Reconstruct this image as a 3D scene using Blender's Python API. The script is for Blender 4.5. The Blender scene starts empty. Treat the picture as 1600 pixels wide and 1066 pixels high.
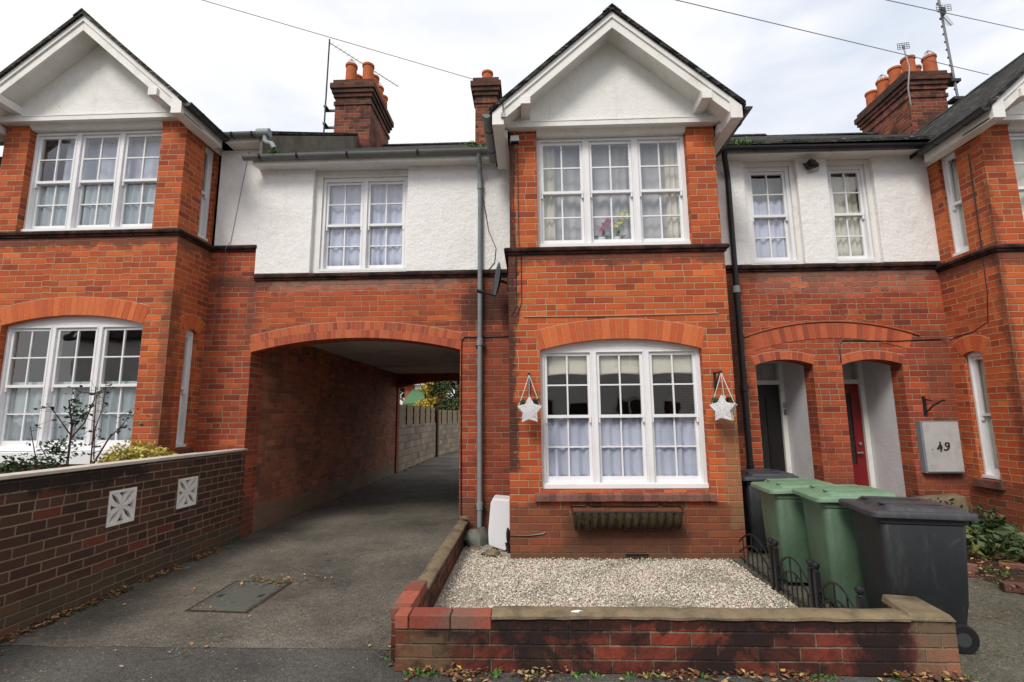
import bpy, bmesh, math, random
from math import sin, cos, pi, radians as R, sqrt, atan2, asin
from mathutils import Vector, Matrix, noise
random.seed(7)
sc = bpy.context.scene
col = sc.collection
# ------------------------------------------------------------------ camera
YAW, PITCH, ROLL = R(2.0781), R(8.6679), R(-0.4647)
CAM = Vector((0.2376, -5.5595, 1.5078))
fw = Vector((-sin(YAW)*cos(PITCH), cos(YAW)*cos(PITCH), sin(PITCH)))
rt = Vector((cos(YAW), sin(YAW), 0)); up = rt.cross(fw)
rt2 = cos(ROLL)*rt + sin(ROLL)*up; up2 = -sin(ROLL)*rt + cos(ROLL)*up
cd = bpy.data.cameras.new('camera'); cam = bpy.data.objects.new('camera', cd); col.objects.link(cam)
m = Matrix((rt2, up2, -fw)).transposed().to_4x4(); m.translation = CAM
cam.matrix_world = m
cd.sensor_width = 36; cd.lens = 775.4862/1600*36; cd.clip_start = .05; cd.clip_end = 800
sc.camera = cam
# ------------------------------------------------------------------ light
sc.view_settings.view_transform = 'Standard'; sc.view_settings.look = 'None'
sc.view_settings.exposure = 0.74; sc.view_settings.gamma = 1
SUN_EL, SUN_AZ = R(46), R(206)        # soft sun behind the clouds over the camera's left shoulder
w = bpy.data.worlds.new('World'); sc.world = w; w.use_nodes = True
nt = w.node_tree; N = nt.nodes; L = nt.links; N.clear()
def nd(t, **k):
    n = N.new(t)
    for a, b in k.items(): setattr(n, a, b)
    return n
out = nd('ShaderNodeOutputWorld'); sky = nd('ShaderNodeTexSky', sky_type='NISHITA'); sky.sun_disc = False
sky.sun_elevation = SUN_EL; sky.sun_rotation = SUN_AZ; sky.air_density = 1.0; sky.dust_density = 2.0
bg = nd('ShaderNodeBackground'); bg.inputs[1].default_value = .07; L.new(sky.outputs[0], bg.inputs[0])
tc = nd('ShaderNodeTexCoord'); mp = nd('ShaderNodeMapping'); mp.inputs['Scale'].default_value = (1, 1, 2.2); mp.inputs['Location'].default_value = (.35, .1, .6)
L.new(tc.outputs['Generated'], mp.inputs[0])
no = nd('ShaderNodeTexNoise'); no.inputs['Scale'].default_value = 2.2; no.inputs['Detail'].default_value = 5; no.inputs['Roughness'].default_value = .5; no.inputs['Distortion'].default_value = .3
L.new(mp.outputs[0], no.inputs[0])
cr = nd('ShaderNodeValToRGB'); e = cr.color_ramp.elements
e[0].position = .32; e[0].color = (.62, .69, .80, 1); e[1].position = .60; e[1].color = (1.0, .972, .925, 1)
x_ = e.new(.46); x_.color = (.88, .89, .92, 1)
L.new(no.outputs[0], cr.inputs[0])
bg2 = nd('ShaderNodeBackground'); bg2.inputs[1].default_value = .73; L.new(cr.outputs[0], bg2.inputs[0])
mx = nd('ShaderNodeMixShader'); mx.inputs[0].default_value = .88
L.new(bg.outputs[0], mx.inputs[1]); L.new(bg2.outputs[0], mx.inputs[2]); L.new(mx.outputs[0], out.inputs[0])
sl = bpy.data.lights.new('sun', 'SUN'); sl.energy = 1.5; sl.angle = R(20); sl.color = (1, .95, .87)
so = bpy.data.objects.new('sun', sl); col.objects.link(so)
sd = Vector((sin(SUN_AZ)*cos(SUN_EL), cos(SUN_AZ)*cos(SUN_EL), sin(SUN_EL)))   # towards the sun
so.rotation_euler = sd.to_track_quat('Z', 'Y').to_euler(); so.location = sd*40
# ------------------------------------------------------------------ materials
class NT:
    def __init__(s, name):
        s.m = bpy.data.materials.new(name); s.m.use_nodes = True; s.t = s.m.node_tree; s.t.nodes.clear()
        s.out = s.n('ShaderNodeOutputMaterial'); s.b = s.n('ShaderNodeBsdfPrincipled'); s.l(s.b.outputs[0], s.out.inputs[0])
    def n(s, t, **k):
        x = s.t.nodes.new(t)
        for a, b in k.items(): setattr(x, a, b)
        return x
    def l(s, a, b): s.t.links.new(a, b)
    def put(s, v, i):
        if isinstance(v, (int, float)): i.default_value = v
        elif isinstance(v, tuple): i.default_value = v if len(v) == 4 or i.type == 'VECTOR' else (*v, 1)
        else: s.l(v, i)
    def math(s, op, a, b=0.0, c=None, clamp=False):
        x = s.n('ShaderNodeMath', operation=op, use_clamp=clamp); s.put(a, x.inputs[0]); s.put(b, x.inputs[1])
        if c is not None: s.put(c, x.inputs[2])
        return x.outputs[0]
    def noise(s, vec, sc, det=3, rough=.55, dist=0):
        x = s.n('ShaderNodeTexNoise'); s.l(vec, x.inputs[0]); x.inputs['Scale'].default_value = sc
        x.inputs['Detail'].default_value = det; x.inputs['Roughness'].default_value = rough; x.inputs['Distortion'].default_value = dist
        return x.outputs[0]
    def ramp(s, f, pts, interp='LINEAR'):
        x = s.n('ShaderNodeValToRGB'); s.put(f, x.inputs[0]); r = x.color_ramp; r.interpolation = interp
        while len(r.elements) < len(pts): r.elements.new(.5)
        for el, (p, c) in zip(r.elements, pts):
            el.position = p; el.color = (c, c, c, 1) if isinstance(c, (int, float)) else (*c, 1)
        return x.outputs[0]
    def mix(s, f, a, b, mode='MIX'):
        x = s.n('ShaderNodeMix', data_type='RGBA', blend_type=mode); s.put(f, x.inputs[0]); s.put(a, x.inputs[6]); s.put(b, x.inputs[7])
        return x.outputs[2]
    def bump(s, h, dist=.01, strength=1.0):
        x = s.n('ShaderNodeBump'); x.inputs['Distance'].default_value = dist; x.inputs['Strength'].default_value = strength
        s.l(h, x.inputs['Height']); s.l(x.outputs[0], s.b.inputs['Normal'])
    def pos(s): return s.n('ShaderNodeNewGeometry').outputs['Position']
    def obj(s): return s.n('ShaderNodeTexCoord').outputs['Object']
    def attr(s, name, o='Fac'): return s.n('ShaderNodeAttribute', attribute_name=name).outputs[o]
    def fin(s, c, rough=.8, spec=.3, metal=0):
        s.put(c, s.b.inputs['Base Color']); s.put(rough, s.b.inputs['Roughness']); s.put(spec, s.b.inputs['Specular IOR Level']); s.put(metal, s.b.inputs['Metallic'])
        return s.m

def plain(name, c, rough=.6, spec=.4, metal=0, var=.15, sc_=12, bump=0.0, dirt=None, dirt_amt=.5):
    s = NT(name); o = s.obj(); n = s.noise(o, sc_, 4, .6)
    k = s.math('ADD', 1-var, s.math('MULTIPLY', n, 2*var))
    x = s.mix(1.0, c, k, 'MULTIPLY')
    if dirt:
        f = s.ramp(s.noise(o, sc_*.35, 6, .7), [(.5, 0.0), (.72, 1.0)])
        x = s.mix(s.math('MULTIPLY', f, dirt_amt), x, dirt)
    if bump: s.bump(s.noise(o, sc_*5, 3), bump)
    return s.fin(x, rough, spec, metal)

def brick(name, cols, mortar, H=.075, W=.2235, hd=.12, stain=(.03, .02, .018), stain_amt=.5, stain_pos=.58, streak=0.0, rough=.85, wob=.004, gap=.0042, moss=0.0, pale=.0, grime=(), ridw=.16):
    s = NT(name); uv = s.n('ShaderNodeUVMap'); uv.uv_map = 'UVMap'; P = s.pos()
    # wobble
    nz = s.n('ShaderNodeTexNoise'); s.l(P, nz.inputs[0]); nz.inputs['Scale'].default_value = 7; nz.inputs['Detail'].default_value = 4
    vm = s.n('ShaderNodeVectorMath', operation='MULTIPLY_ADD'); s.l(nz.outputs['Color'], vm.inputs[0]); vm.inputs[1].default_value = (wob*2,)*3; s.l(uv.outputs[0], vm.inputs[2])
    sp = s.n('ShaderNodeSeparateXYZ'); s.l(vm.outputs[0], sp.inputs[0]); u, v = sp.outputs[0], sp.outputs[1]
    u = s.math('SUBTRACT', u, wob); v = s.math('SUBTRACT', v, wob)
    vr = s.math('DIVIDE', v, H); row = s.math('FLOOR', vr); fv = s.math('FRACT', vr)
    off = s.math('MULTIPLY', s.math('FLOORED_MODULO', row, 2.0), .5)
    # small shift per row
    wn = s.n('ShaderNodeTexWhiteNoise', noise_dimensions='1D'); s.l(row, wn.inputs['W'])
    off = s.math('ADD', off, s.math('MULTIPLY', wn.outputs['Value'], .14))
    ur = s.math('ADD', s.math('DIVIDE', u, W), off); cu = s.math('FLOOR', ur); fu = s.math('FRACT', ur)
    cb = s.n('ShaderNodeCombineXYZ'); s.l(cu, cb.inputs[0]); s.l(row, cb.inputs[1])
    w1 = s.n('ShaderNodeTexWhiteNoise', noise_dimensions='3D'); s.l(cb.outputs[0], w1.inputs['Vector'])
    ish = s.math('GREATER_THAN', w1.outputs['Value'], 1-hd)
    half = s.math('MULTIPLY', ish, s.math('GREATER_THAN', fu, .5))
    cb2 = s.n('ShaderNodeCombineXYZ'); s.l(cu, cb2.inputs[0]); s.l(row, cb2.inputs[1]); s.l(half, cb2.inputs[2])
    w2 = s.n('ShaderNodeTexWhiteNoise', noise_dimensions='4D'); s.l(cb2.outputs[0], w2.inputs['Vector']); w2.inputs['W'].default_value = 3.7
    rid = w2.outputs['Value']; rid2 = s.n('ShaderNodeSeparateColor'); s.l(w2.outputs['Color'], rid2.inputs[0])
    du = s.math('MULTIPLY', s.math('MINIMUM', fu, s.math('SUBTRACT', 1.0, fu)), W)
    dh = s.math('ADD', s.math('MULTIPLY', s.math('ABSOLUTE', s.math('SUBTRACT', fu, .5)), W), s.math('MULTIPLY', s.math('SUBTRACT', 1.0, ish), 1.0))
    du = s.math('MINIMUM', du, dh)
    dv = s.math('MULTIPLY', s.math('MINIMUM', fv, s.math('SUBTRACT', 1.0, fv)), H)
    d = s.math('MINIMUM', du, dv)
    fine = s.noise(P, 60, 4, .65)
    d = s.math('ADD', d, s.math('MULTIPLY', s.math('SUBTRACT', fine, .5), .006))
    mr = s.n('ShaderNodeMapRange', interpolation_type='SMOOTHSTEP'); s.l(d, mr.inputs[0]); mr.inputs[1].default_value = gap*.55; mr.inputs[2].default_value = gap*1.5
    mask = mr.outputs[0]
    n = len(cols); base = s.ramp(rid, [((i+.0)/max(n-1, 1), c) for i, c in enumerate(cols)])
    big = s.noise(P, .9, 5, .6); mid = s.noise(P, 9, 5, .6)
    sh = s.math('ADD', .62, s.math('ADD', s.math('MULTIPLY', mid, .38), s.math('MULTIPLY', rid2.outputs[1], .34)))
    base = s.mix(1.0, base, sh, 'MULTIPLY')
    spk = s.ramp(s.noise(P, 130, 2, .6), [(.30, .72), (.48, 1.0)])
    base = s.mix(1.0, base, spk, 'MULTIPLY')
    mcol = s.mix(s.noise(P, 3.0, 4), mortar, tuple(c*.52 for c in mortar))
    c = s.mix(mask, mcol, base)
    if pale:
        f = s.math('MULTIPLY', s.ramp(s.noise(P, 2.3, 7, .72), [(.60, 0.0), (.74, 1.0)]), pale)
        c = s.mix(f, c, (.42, .30, .22))
    # irregular weather stains
    st = s.ramp(s.math('ADD', s.noise(P, 1.7, 8, .72, .4), s.math('MULTIPLY', s.math('SUBTRACT', rid2.outputs[2], .5), ridw)), [(stain_pos-.08, 0.0), (stain_pos+.10, 1.0)])
    c = s.mix(s.math('MULTIPLY', st, stain_amt), c, stain)
    if streak:
        ms = s.n('ShaderNodeMapping'); s.l(P, ms.inputs[0]); ms.inputs['Scale'].default_value = (9, 9, .8)
        f = s.math('MULTIPLY', s.ramp(s.noise(ms.outputs[0], 1.0, 5, .6), [(.58, 0.0), (.75, 1.0)]), streak)
        c = s.mix(f, c, stain)
    if moss:
        f = s.math('MULTIPLY', s.ramp(s.noise(P, 3.1, 7, .7), [(.52, 0.0), (.66, 1.0)]), moss)
        c = s.mix(f, c, (.075, .085, .04))
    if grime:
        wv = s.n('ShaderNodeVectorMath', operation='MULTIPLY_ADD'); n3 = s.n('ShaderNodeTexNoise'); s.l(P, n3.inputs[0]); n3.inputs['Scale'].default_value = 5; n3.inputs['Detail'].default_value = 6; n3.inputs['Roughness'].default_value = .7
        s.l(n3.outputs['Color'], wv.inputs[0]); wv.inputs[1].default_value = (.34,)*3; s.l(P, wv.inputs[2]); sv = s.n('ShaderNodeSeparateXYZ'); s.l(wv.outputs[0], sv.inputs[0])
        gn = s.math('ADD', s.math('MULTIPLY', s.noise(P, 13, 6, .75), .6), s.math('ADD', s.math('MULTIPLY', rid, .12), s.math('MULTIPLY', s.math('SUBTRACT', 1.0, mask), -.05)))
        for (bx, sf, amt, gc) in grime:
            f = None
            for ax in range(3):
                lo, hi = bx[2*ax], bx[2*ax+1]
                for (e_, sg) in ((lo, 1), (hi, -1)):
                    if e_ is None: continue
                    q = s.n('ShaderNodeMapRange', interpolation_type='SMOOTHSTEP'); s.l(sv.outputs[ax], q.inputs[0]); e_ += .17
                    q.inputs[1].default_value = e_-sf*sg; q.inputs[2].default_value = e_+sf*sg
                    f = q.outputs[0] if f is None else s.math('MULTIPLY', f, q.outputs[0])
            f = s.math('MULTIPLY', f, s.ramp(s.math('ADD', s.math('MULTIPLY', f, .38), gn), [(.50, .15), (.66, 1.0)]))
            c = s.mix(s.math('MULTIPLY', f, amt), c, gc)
    h = s.math('ADD', s.math('MULTIPLY', mask, 1.0), s.math('MULTIPLY', fine, .6))
    h = s.math('ADD', h, s.math('MULTIPLY', rid, .3))
    s.bump(h, .008, .9)
    return s.fin(c, rough, .25)

def attr_mat(name, pts, rough=.8, spec=.3, var=.3, bump=.003, sc_=40, trans=0.0, stain=None):
    s = NT(name); a = s.attr('rnd'); P = s.obj()
    c = s.ramp(a, pts); n = s.noise(P, sc_, 3)
    c = s.mix(1.0, c, s.math('ADD', 1-var, s.math('MULTIPLY', n, 2*var)), 'MULTIPLY')
    if stain:
        f = s.ramp(s.noise(P, 2.2, 7, .7), [(.52, 0.0), (.66, .7)]); c = s.mix(f, c, stain)
    if bump: s.bump(n, bump)
    if trans: s.b.inputs['Transmission Weight'].default_value = 0; s.b.inputs['Subsurface Weight'].default_value = 0
    return s.fin(c, rough, spec)

M = {}
BLK = (.030, .022, .020); GRN = (.11, .075, .045); _ = None
M['bay_brick'] = brick('weathered orange brick', [(.30, .060, .032), (.44, .085, .030), (.55, .12, .036), (.40, .072, .028), (.60, .15, .042)], (.56, .37, .21), stain_amt=.34, stain_pos=.63, gap=.0052,
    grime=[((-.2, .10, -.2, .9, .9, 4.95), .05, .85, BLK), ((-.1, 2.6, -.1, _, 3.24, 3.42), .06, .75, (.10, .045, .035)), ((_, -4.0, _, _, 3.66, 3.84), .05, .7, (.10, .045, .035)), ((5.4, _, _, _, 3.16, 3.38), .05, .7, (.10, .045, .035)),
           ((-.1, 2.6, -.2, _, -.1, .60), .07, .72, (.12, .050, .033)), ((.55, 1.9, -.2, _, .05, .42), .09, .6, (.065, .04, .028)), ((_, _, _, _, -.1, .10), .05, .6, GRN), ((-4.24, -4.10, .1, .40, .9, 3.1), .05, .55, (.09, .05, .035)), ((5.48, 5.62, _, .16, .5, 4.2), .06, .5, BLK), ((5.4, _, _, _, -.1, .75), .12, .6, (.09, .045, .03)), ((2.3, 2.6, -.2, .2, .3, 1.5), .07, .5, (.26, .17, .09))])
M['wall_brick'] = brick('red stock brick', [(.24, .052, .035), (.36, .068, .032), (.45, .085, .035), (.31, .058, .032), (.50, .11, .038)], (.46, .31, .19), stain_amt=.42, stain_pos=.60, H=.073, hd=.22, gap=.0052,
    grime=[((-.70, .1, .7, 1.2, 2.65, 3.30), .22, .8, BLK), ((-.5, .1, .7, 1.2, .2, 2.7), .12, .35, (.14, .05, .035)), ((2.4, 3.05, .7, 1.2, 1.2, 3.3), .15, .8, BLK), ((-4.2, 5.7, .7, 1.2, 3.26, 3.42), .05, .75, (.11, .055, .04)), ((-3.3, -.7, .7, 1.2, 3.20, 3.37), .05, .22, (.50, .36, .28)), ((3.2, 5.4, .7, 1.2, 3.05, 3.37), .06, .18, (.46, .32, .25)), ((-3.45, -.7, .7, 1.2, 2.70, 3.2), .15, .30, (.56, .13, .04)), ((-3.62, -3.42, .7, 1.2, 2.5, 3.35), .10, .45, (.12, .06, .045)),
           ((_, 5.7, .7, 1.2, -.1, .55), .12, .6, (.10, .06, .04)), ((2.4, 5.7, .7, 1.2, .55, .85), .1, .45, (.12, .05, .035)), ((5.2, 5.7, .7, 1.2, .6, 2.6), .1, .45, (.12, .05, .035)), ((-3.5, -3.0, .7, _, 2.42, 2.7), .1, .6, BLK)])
M['alley_brick'] = brick('sooty passage brick', [(.32, .12, .07), (.50, .16, .08), (.40, .13, .075), (.56, .20, .10)], (.52, .41, .30), stain=(.07, .05, .04), stain_amt=.55, stain_pos=.52, grime=[((_, _, _, _, -.1, .34), .10, .7, (.20, .18, .13))])
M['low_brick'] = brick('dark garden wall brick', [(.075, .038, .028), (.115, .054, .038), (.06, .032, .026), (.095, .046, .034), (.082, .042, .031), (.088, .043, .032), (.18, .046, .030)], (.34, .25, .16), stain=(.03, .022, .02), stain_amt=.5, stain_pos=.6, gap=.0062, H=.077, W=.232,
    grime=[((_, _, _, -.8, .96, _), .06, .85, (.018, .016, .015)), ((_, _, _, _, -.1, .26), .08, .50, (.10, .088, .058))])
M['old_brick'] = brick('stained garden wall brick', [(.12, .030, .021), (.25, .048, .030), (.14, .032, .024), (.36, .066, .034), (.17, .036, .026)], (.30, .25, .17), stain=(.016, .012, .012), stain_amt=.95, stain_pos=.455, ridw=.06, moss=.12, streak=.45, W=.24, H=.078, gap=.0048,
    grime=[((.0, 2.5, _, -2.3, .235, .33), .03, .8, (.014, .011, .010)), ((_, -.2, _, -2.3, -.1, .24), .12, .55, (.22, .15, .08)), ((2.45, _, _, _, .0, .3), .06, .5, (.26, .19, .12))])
M['chimney_brick'] = brick('chimney brick', [(.10, .035, .028), (.27, .065, .036), (.18, .045, .03), (.34, .09, .045)], (.30, .22, .15), stain_amt=.85, stain_pos=.52, gap=.006, grime=[((_, _, _, _, 8.2, _), .08, .6, (.035, .026, .02))])
M['block'] = brick('grey concrete block', [(.30, .25, .18), (.38, .31, .23), (.26, .21, .16)], (.17, .14, .11), H=.2, W=.42, hd=.05, stain_amt=.35, stain_pos=.6, gap=.006, moss=.2)
M['arch_brick'] = attr_mat('rubbed orange arch brick', [(0, (.46, .095, .034)), (.5, (.54, .125, .04)), (1, (.60, .155, .05))], var=.25, bump=.002)
M['arch_red'] = attr_mat('red arch brick', [(0, (.28, .06, .035)), (.4, (.42, .088, .04)), (1, (.52, .125, .048))], var=.3, bump=.002)
M['cope_brick'] = attr_mat('brick on edge', [(0, (.10, .045, .04)), (.5, (.17, .075, .06)), (1, (.24, .10, .075))], var=.35, bump=.003, stain=(.05, .03, .028))
M['cope_red'] = attr_mat('red coping brick', [(0, (.22, .055, .036)), (1, (.34, .095, .058))], var=.4, bump=.004, stain=(.13, .11, .085))
M['mortar'] = plain('mortar', (.46, .33, .21), .95, .1, var=.3, sc_=20, bump=.003)
M['mortar_dark'] = plain('old mortar', (.20, .15, .11), .95, .1, var=.35, sc_=20, bump=.003)
s = NT('dark moulded string brick'); P = s.pos(); ms = s.n('ShaderNodeMapping'); s.l(P, ms.inputs[0]); ms.inputs['Scale'].default_value = (13.3, 13.3, 1)
c = s.mix(s.ramp(s.noise(P, 6, 7, .7), [(.42, 0.0), (.62, 1.0)]), (.012, .010, .010), (.085, .035, .028)); s.bump(s.noise(P, 70, 4), .006)
M['string'] = s.fin(c, .9, .2)
def render_mat(name, c, sc1, amp):
    s = NT(name); P = s.pos(); n1 = s.noise(P, sc1, 6, .72); n2 = s.noise(P, sc1*.28, 5, .6)
    stn = s.ramp(s.noise(P, 2.2, 7, .72), [(.50, 0.0), (.78, 1.0)])
    cc = s.mix(s.math('MULTIPLY', stn, .30), c, (.47, .42, .36))
    cc = s.mix(1.0, cc, s.ramp(n1, [(.25, .88), (.5, 1.0)]), 'MULTIPLY')
    md = s.n('ShaderNodeMapping'); s.l(P, md.inputs[0]); md.inputs['Scale'].default_value = (7, 7, .7)
    cc = s.mix(s.math('MULTIPLY', s.ramp(s.noise(md.outputs[0], 1.5, 5, .65), [(.58, 0.0), (.76, 1.0)]), .20), cc, (.40, .35, .29))
    sp = s.ramp(s.noise(P, 5.5, 3, .5), [(.735, 0.0), (.76, .8)]); cc = s.mix(sp, cc, (.16, .11, .07))
    s.bump(s.math('ADD', n1, s.math('MULTIPLY', n2, 1.2)), amp); return s.fin(cc, .9, .2)
M['render'] = render_mat('white painted roughcast', (.88, .865, .855), 28, .012)
M['gable_render'] = render_mat('grey white gable roughcast', (.84, .83, .80), 42, .008)
def paint(name, c, dirt=.35, dc=(.36, .31, .24), rough=.42):
    s = NT(name); P = s.pos(); f = s.ramp(s.noise(P, 3.1, 8, .75), [(.50, 0.0), (.75, 1.0)])
    ms = s.n('ShaderNodeMapping'); s.l(P, ms.inputs[0]); ms.inputs['Scale'].default_value = (3, 3, 14)
    g = s.ramp(s.noise(ms.outputs[0], 3, 6, .7), [(.60, 0.0), (.72, 1.0)])
    x = s.mix(s.math('MULTIPLY', f, dirt), c, dc); x = s.mix(s.math('MULTIPLY', g, dirt*.5), x, dc)
    s.bump(s.noise(P, 90, 3), .0015); return s.fin(x, rough, .4)
M['white'] = paint('white gloss paint', (.80, .80, .82), .20)
M['trim'] = paint('weathered white trim', (.78, .77, .74), .45)
M['soffit'] = paint('dull white soffit boards', (.76, .745, .70), .45)
M['plaster'] = plain('white lobby plaster', (.68, .67, .69), .8, .2, var=.07, sc_=5, dirt=(.4, .37, .34), dirt_amt=.4, bump=.004)
M['ceil'] = plain('grey passage ceiling', (.62, .60, .57), .9, .1, var=.25, sc_=2.5, dirt=(.28, .24, .20), dirt_amt=.7, bump=.006)
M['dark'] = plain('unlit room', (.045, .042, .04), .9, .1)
M['black_pipe'] = plain('black cast iron', (.012, .012, .014), .35, .5, var=.3)
M['iron'] = plain('black painted iron', (.013, .013, .015), .45, .5, var=.4, sc_=40)
M['grey_pipe'] = plain('grey painted pipe', (.23, .26, .275), .5, .4, var=.12, sc_=9, dirt=(.12, .12, .11))
M['gutter_grey'] = plain('grey gutter', (.16, .17, .165), .5, .4, var=.2, sc_=6, dirt=(.07, .08, .05))
M['lead'] = plain('lead flashing', (.24, .27, .31), .5, .4, metal=.3, var=.2, sc_=8)
M['terracotta'] = plain('terracotta', (.42, .11, .042), .8, .25, var=.25, sc_=9, dirt=(.13, .05, .03), dirt_amt=.6, bump=.003)
M['metal'] = plain('dull galvanised steel', (.22, .22, .23), .5, .5, metal=.6)
M['cement'] = plain('lichened cement', (.20, .155, .10), .95, .1, var=.5, sc_=9, dirt=(.055, .05, .038), dirt_amt=.9, bump=.008)
M['stone_cap'] = plain('pale stone coping', (.56, .51, .45), .8, .2, var=.2, sc_=7, dirt=(.30, .25, .19), dirt_amt=.6, bump=.005)
M['white_block'] = plain('white screen block', (.82, .80, .77), .8, .2, var=.15, sc_=14, dirt=(.45, .40, .34), dirt_amt=.35, bump=.003)
M['bin_green'] = plain('green bin plastic', (.070, .122, .078), .42, .4, var=.12, sc_=4, dirt=(.10, .14, .11), dirt_amt=.4, bump=.001)
M['bin_lid_green'] = plain('faded green lid plastic', (.15, .25, .16), .42, .4, var=.12, sc_=5, dirt=(.20, .27, .21), dirt_amt=.5)
M['bin_black'] = plain('black bin plastic', (.020, .022, .026), .42, .4, var=.2, sc_=4, dirt=(.045, .046, .05), dirt_amt=.6)
M['bin_lid_black'] = plain('faded black lid plastic', (.045, .047, .054), .35, .5, var=.2, sc_=5, dirt=(.10, .10, .115), dirt_amt=.5)
M['rubber'] = plain('tyre rubber', (.015, .015, .016), .8, .2)
M['door_black'] = plain('black door paint', (.010, .010, .011), .3, .5)
M['door_red'] = plain('red door paint', (.20, .008, .010), .35, .5, var=.1)
M['chrome'] = plain('polished steel', (.6, .6, .6), .2, .5, metal=1)
M['dish'] = plain('grey dish', (.075, .09, .11), .5, .4)
M['white_plastic'] = plain('white plastic', (.72, .73, .76), .5, .4, var=.05, sc_=3, dirt=(.5, .5, .5), dirt_amt=.3)
M['box_grey'] = plain('weathered grey panel', (.46, .45, .44), .7, .3, var=.15, sc_=9, dirt=(.25, .22, .19), dirt_amt=.6)
M['ink'] = plain('black marker', (.01, .01, .01), .6, .2)
M['wicker'] = plain('white wicker', (.78, .77, .79), .6, .3, var=.3, sc_=90, bump=.004)
M['coir'] = plain('coir liner', (.085, .062, .035), .95, .1, var=.6, sc_=45, dirt=(.17, .15, .09), dirt_amt=.6, bump=.015)
M['timber'] = plain('weathered fence timber', (.34, .27, .18), .85, .2, var=.3, sc_=6, dirt=(.13, .10, .07))
M['timber_grey'] = plain('grey weathered board', (.17, .15, .12), .85, .2, var=.4, sc_=5, dirt=(.06, .055, .045), dirt_amt=.8)
M['timber_dark'] = plain('dark stained timber', (.035, .026, .02), .8, .2)
M['bark'] = plain('bark', (.10, .075, .055), .9, .1, var=.35, sc_=20, bump=.01)
M['stem'] = plain('dark red stem', (.075, .03, .03), .7, .2)
M['green_roof'] = plain('green felt roof', (.07, .15, .07), .8, .2, var=.2)
def leafmat(name, pts, rough=.55):
    return attr_mat(name, pts, rough=rough, spec=.35, var=.25, bump=0, sc_=9)
M['leaf_dark'] = leafmat('dark green leaves', [(0, (.012, .025, .012)), (.6, (.035, .07, .03)), (1, (.07, .12, .05))])
M['leaf_mid'] = leafmat('green leaves', [(0, (.03, .045, .018)), (.6, (.065, .10, .035)), (1, (.17, .17, .05))])
M['leaf_gold'] = leafmat('golden variegated leaves', [(0, (.20, .19, .04)), (.5, (.52, .43, .09)), (1, (.70, .62, .22))])
M['leaf_yellow'] = leafmat('yellow autumn leaves', [(0, (.25, .20, .03)), (1, (.60, .45, .06))])
M['leaf_fall'] = leafmat('fallen autumn leaves', [(0, (.06, .035, .022)), (.4, (.16, .07, .035)), (.75, (.32, .15, .065)), (.92, (.44, .31, .17)), (1, (.55, .34, .05))], .7)
M['leaf_weed'] = leafmat('weeds', [(0, (.035, .08, .02)), (1, (.12, .26, .05))])
M['petal'] = leafmat('orchid petals', [(0, (.55, .08, .25)), (.5, (.6, .12, .3)), (.51, (.60, .62, .10)), (1, (.68, .70, .16))])
M['pebble'] = attr_mat('white gravel', [(0, (.20, .165, .11)), (.12, (.40, .34, .24)), (.45, (.60, .55, .45)), (.9, (.80, .77, .70)), (1, (.50, .20, .13))], rough=.85, var=.15, bump=0)
def plastic(name, c, scuff, rough=.42):
    s = NT(name); o = s.obj(); x = s.mix(1.0, c, s.ramp(s.noise(o, 3.5, 5, .6), [(.3, .80), (.7, 1.2)]), 'MULTIPLY')
    md = s.n('ShaderNodeMapping'); s.l(o, md.inputs[0]); md.inputs['Scale'].default_value = (5, 5, 1.1); f1 = s.ramp(s.noise(md.outputs[0], 3, 8, .75), [(.53, 0.0), (.70, 1.0)])
    mf = s.n('ShaderNodeMapping'); s.l(o, mf.inputs[0]); mf.inputs['Scale'].default_value = (60, 60, 6); f2 = s.ramp(s.noise(mf.outputs[0], 2, 3, .6), [(.66, 0.0), (.72, 1.0)])
    x = s.mix(s.math('MULTIPLY', f1, .55), x, scuff); x = s.mix(s.math('MULTIPLY', f2, .35), x, tuple(min(1, k*1.6) for k in scuff))
    mud = s.ramp(s.noise(o, 14, 7, .75), [(.60, 0.0), (.70, .5)]); x = s.mix(mud, x, (.10, .085, .06))
    s.bump(s.noise(o, 160, 2), .0012); return s.fin(x, s.math('ADD', rough, s.math('MULTIPLY', f1, .25)), .4)
M['bin_green'] = plastic('green bin plastic', (.080, .135, .088), (.12, .17, .125)); M['bin_lid_green'] = plastic('faded green lid plastic', (.15, .25, .16), (.25, .33, .25))
M['bin_black'] = plastic('black bin plastic', (.017, .019, .022), (.045, .046, .05)); M['bin_lid_black'] = plastic('faded black lid plastic', (.045, .047, .054), (.11, .11, .125), .35)
# glass
s = NT('window glass'); t = s.t; t.nodes.remove(s.b)
g = s.n('ShaderNodeBsdfGlossy'); g.inputs['Roughness'].default_value = .015; tr = s.n('ShaderNodeBsdfTransparent'); tr.inputs[0].default_value = (.97, .985, .98, 1)
fr = s.n('ShaderNodeLayerWeight'); fr.inputs[0].default_value = .5
P = s.pos(); bp = s.n('ShaderNodeBump'); bp.inputs['Distance'].default_value = .0012; s.l(s.noise(P, 4, 1), bp.inputs['Height']); s.l(bp.outputs[0], g.inputs['Normal'])
ms = s.n('ShaderNodeMixShader'); s.l(s.math('ADD', s.math('MULTIPLY', s.math('POWER', fr.outputs['Facing'], 4.0), .9), .15, clamp=True), ms.inputs[0]); s.l(tr.outputs[0], ms.inputs[1]); s.l(g.outputs[0], ms.inputs[2]); s.l(ms.outputs[0], s.out.inputs[0])
M['glass'] = s.m
M['dark_glass'] = plain('obscured door glass', (.028, .028, .025), .35, .4)
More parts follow.
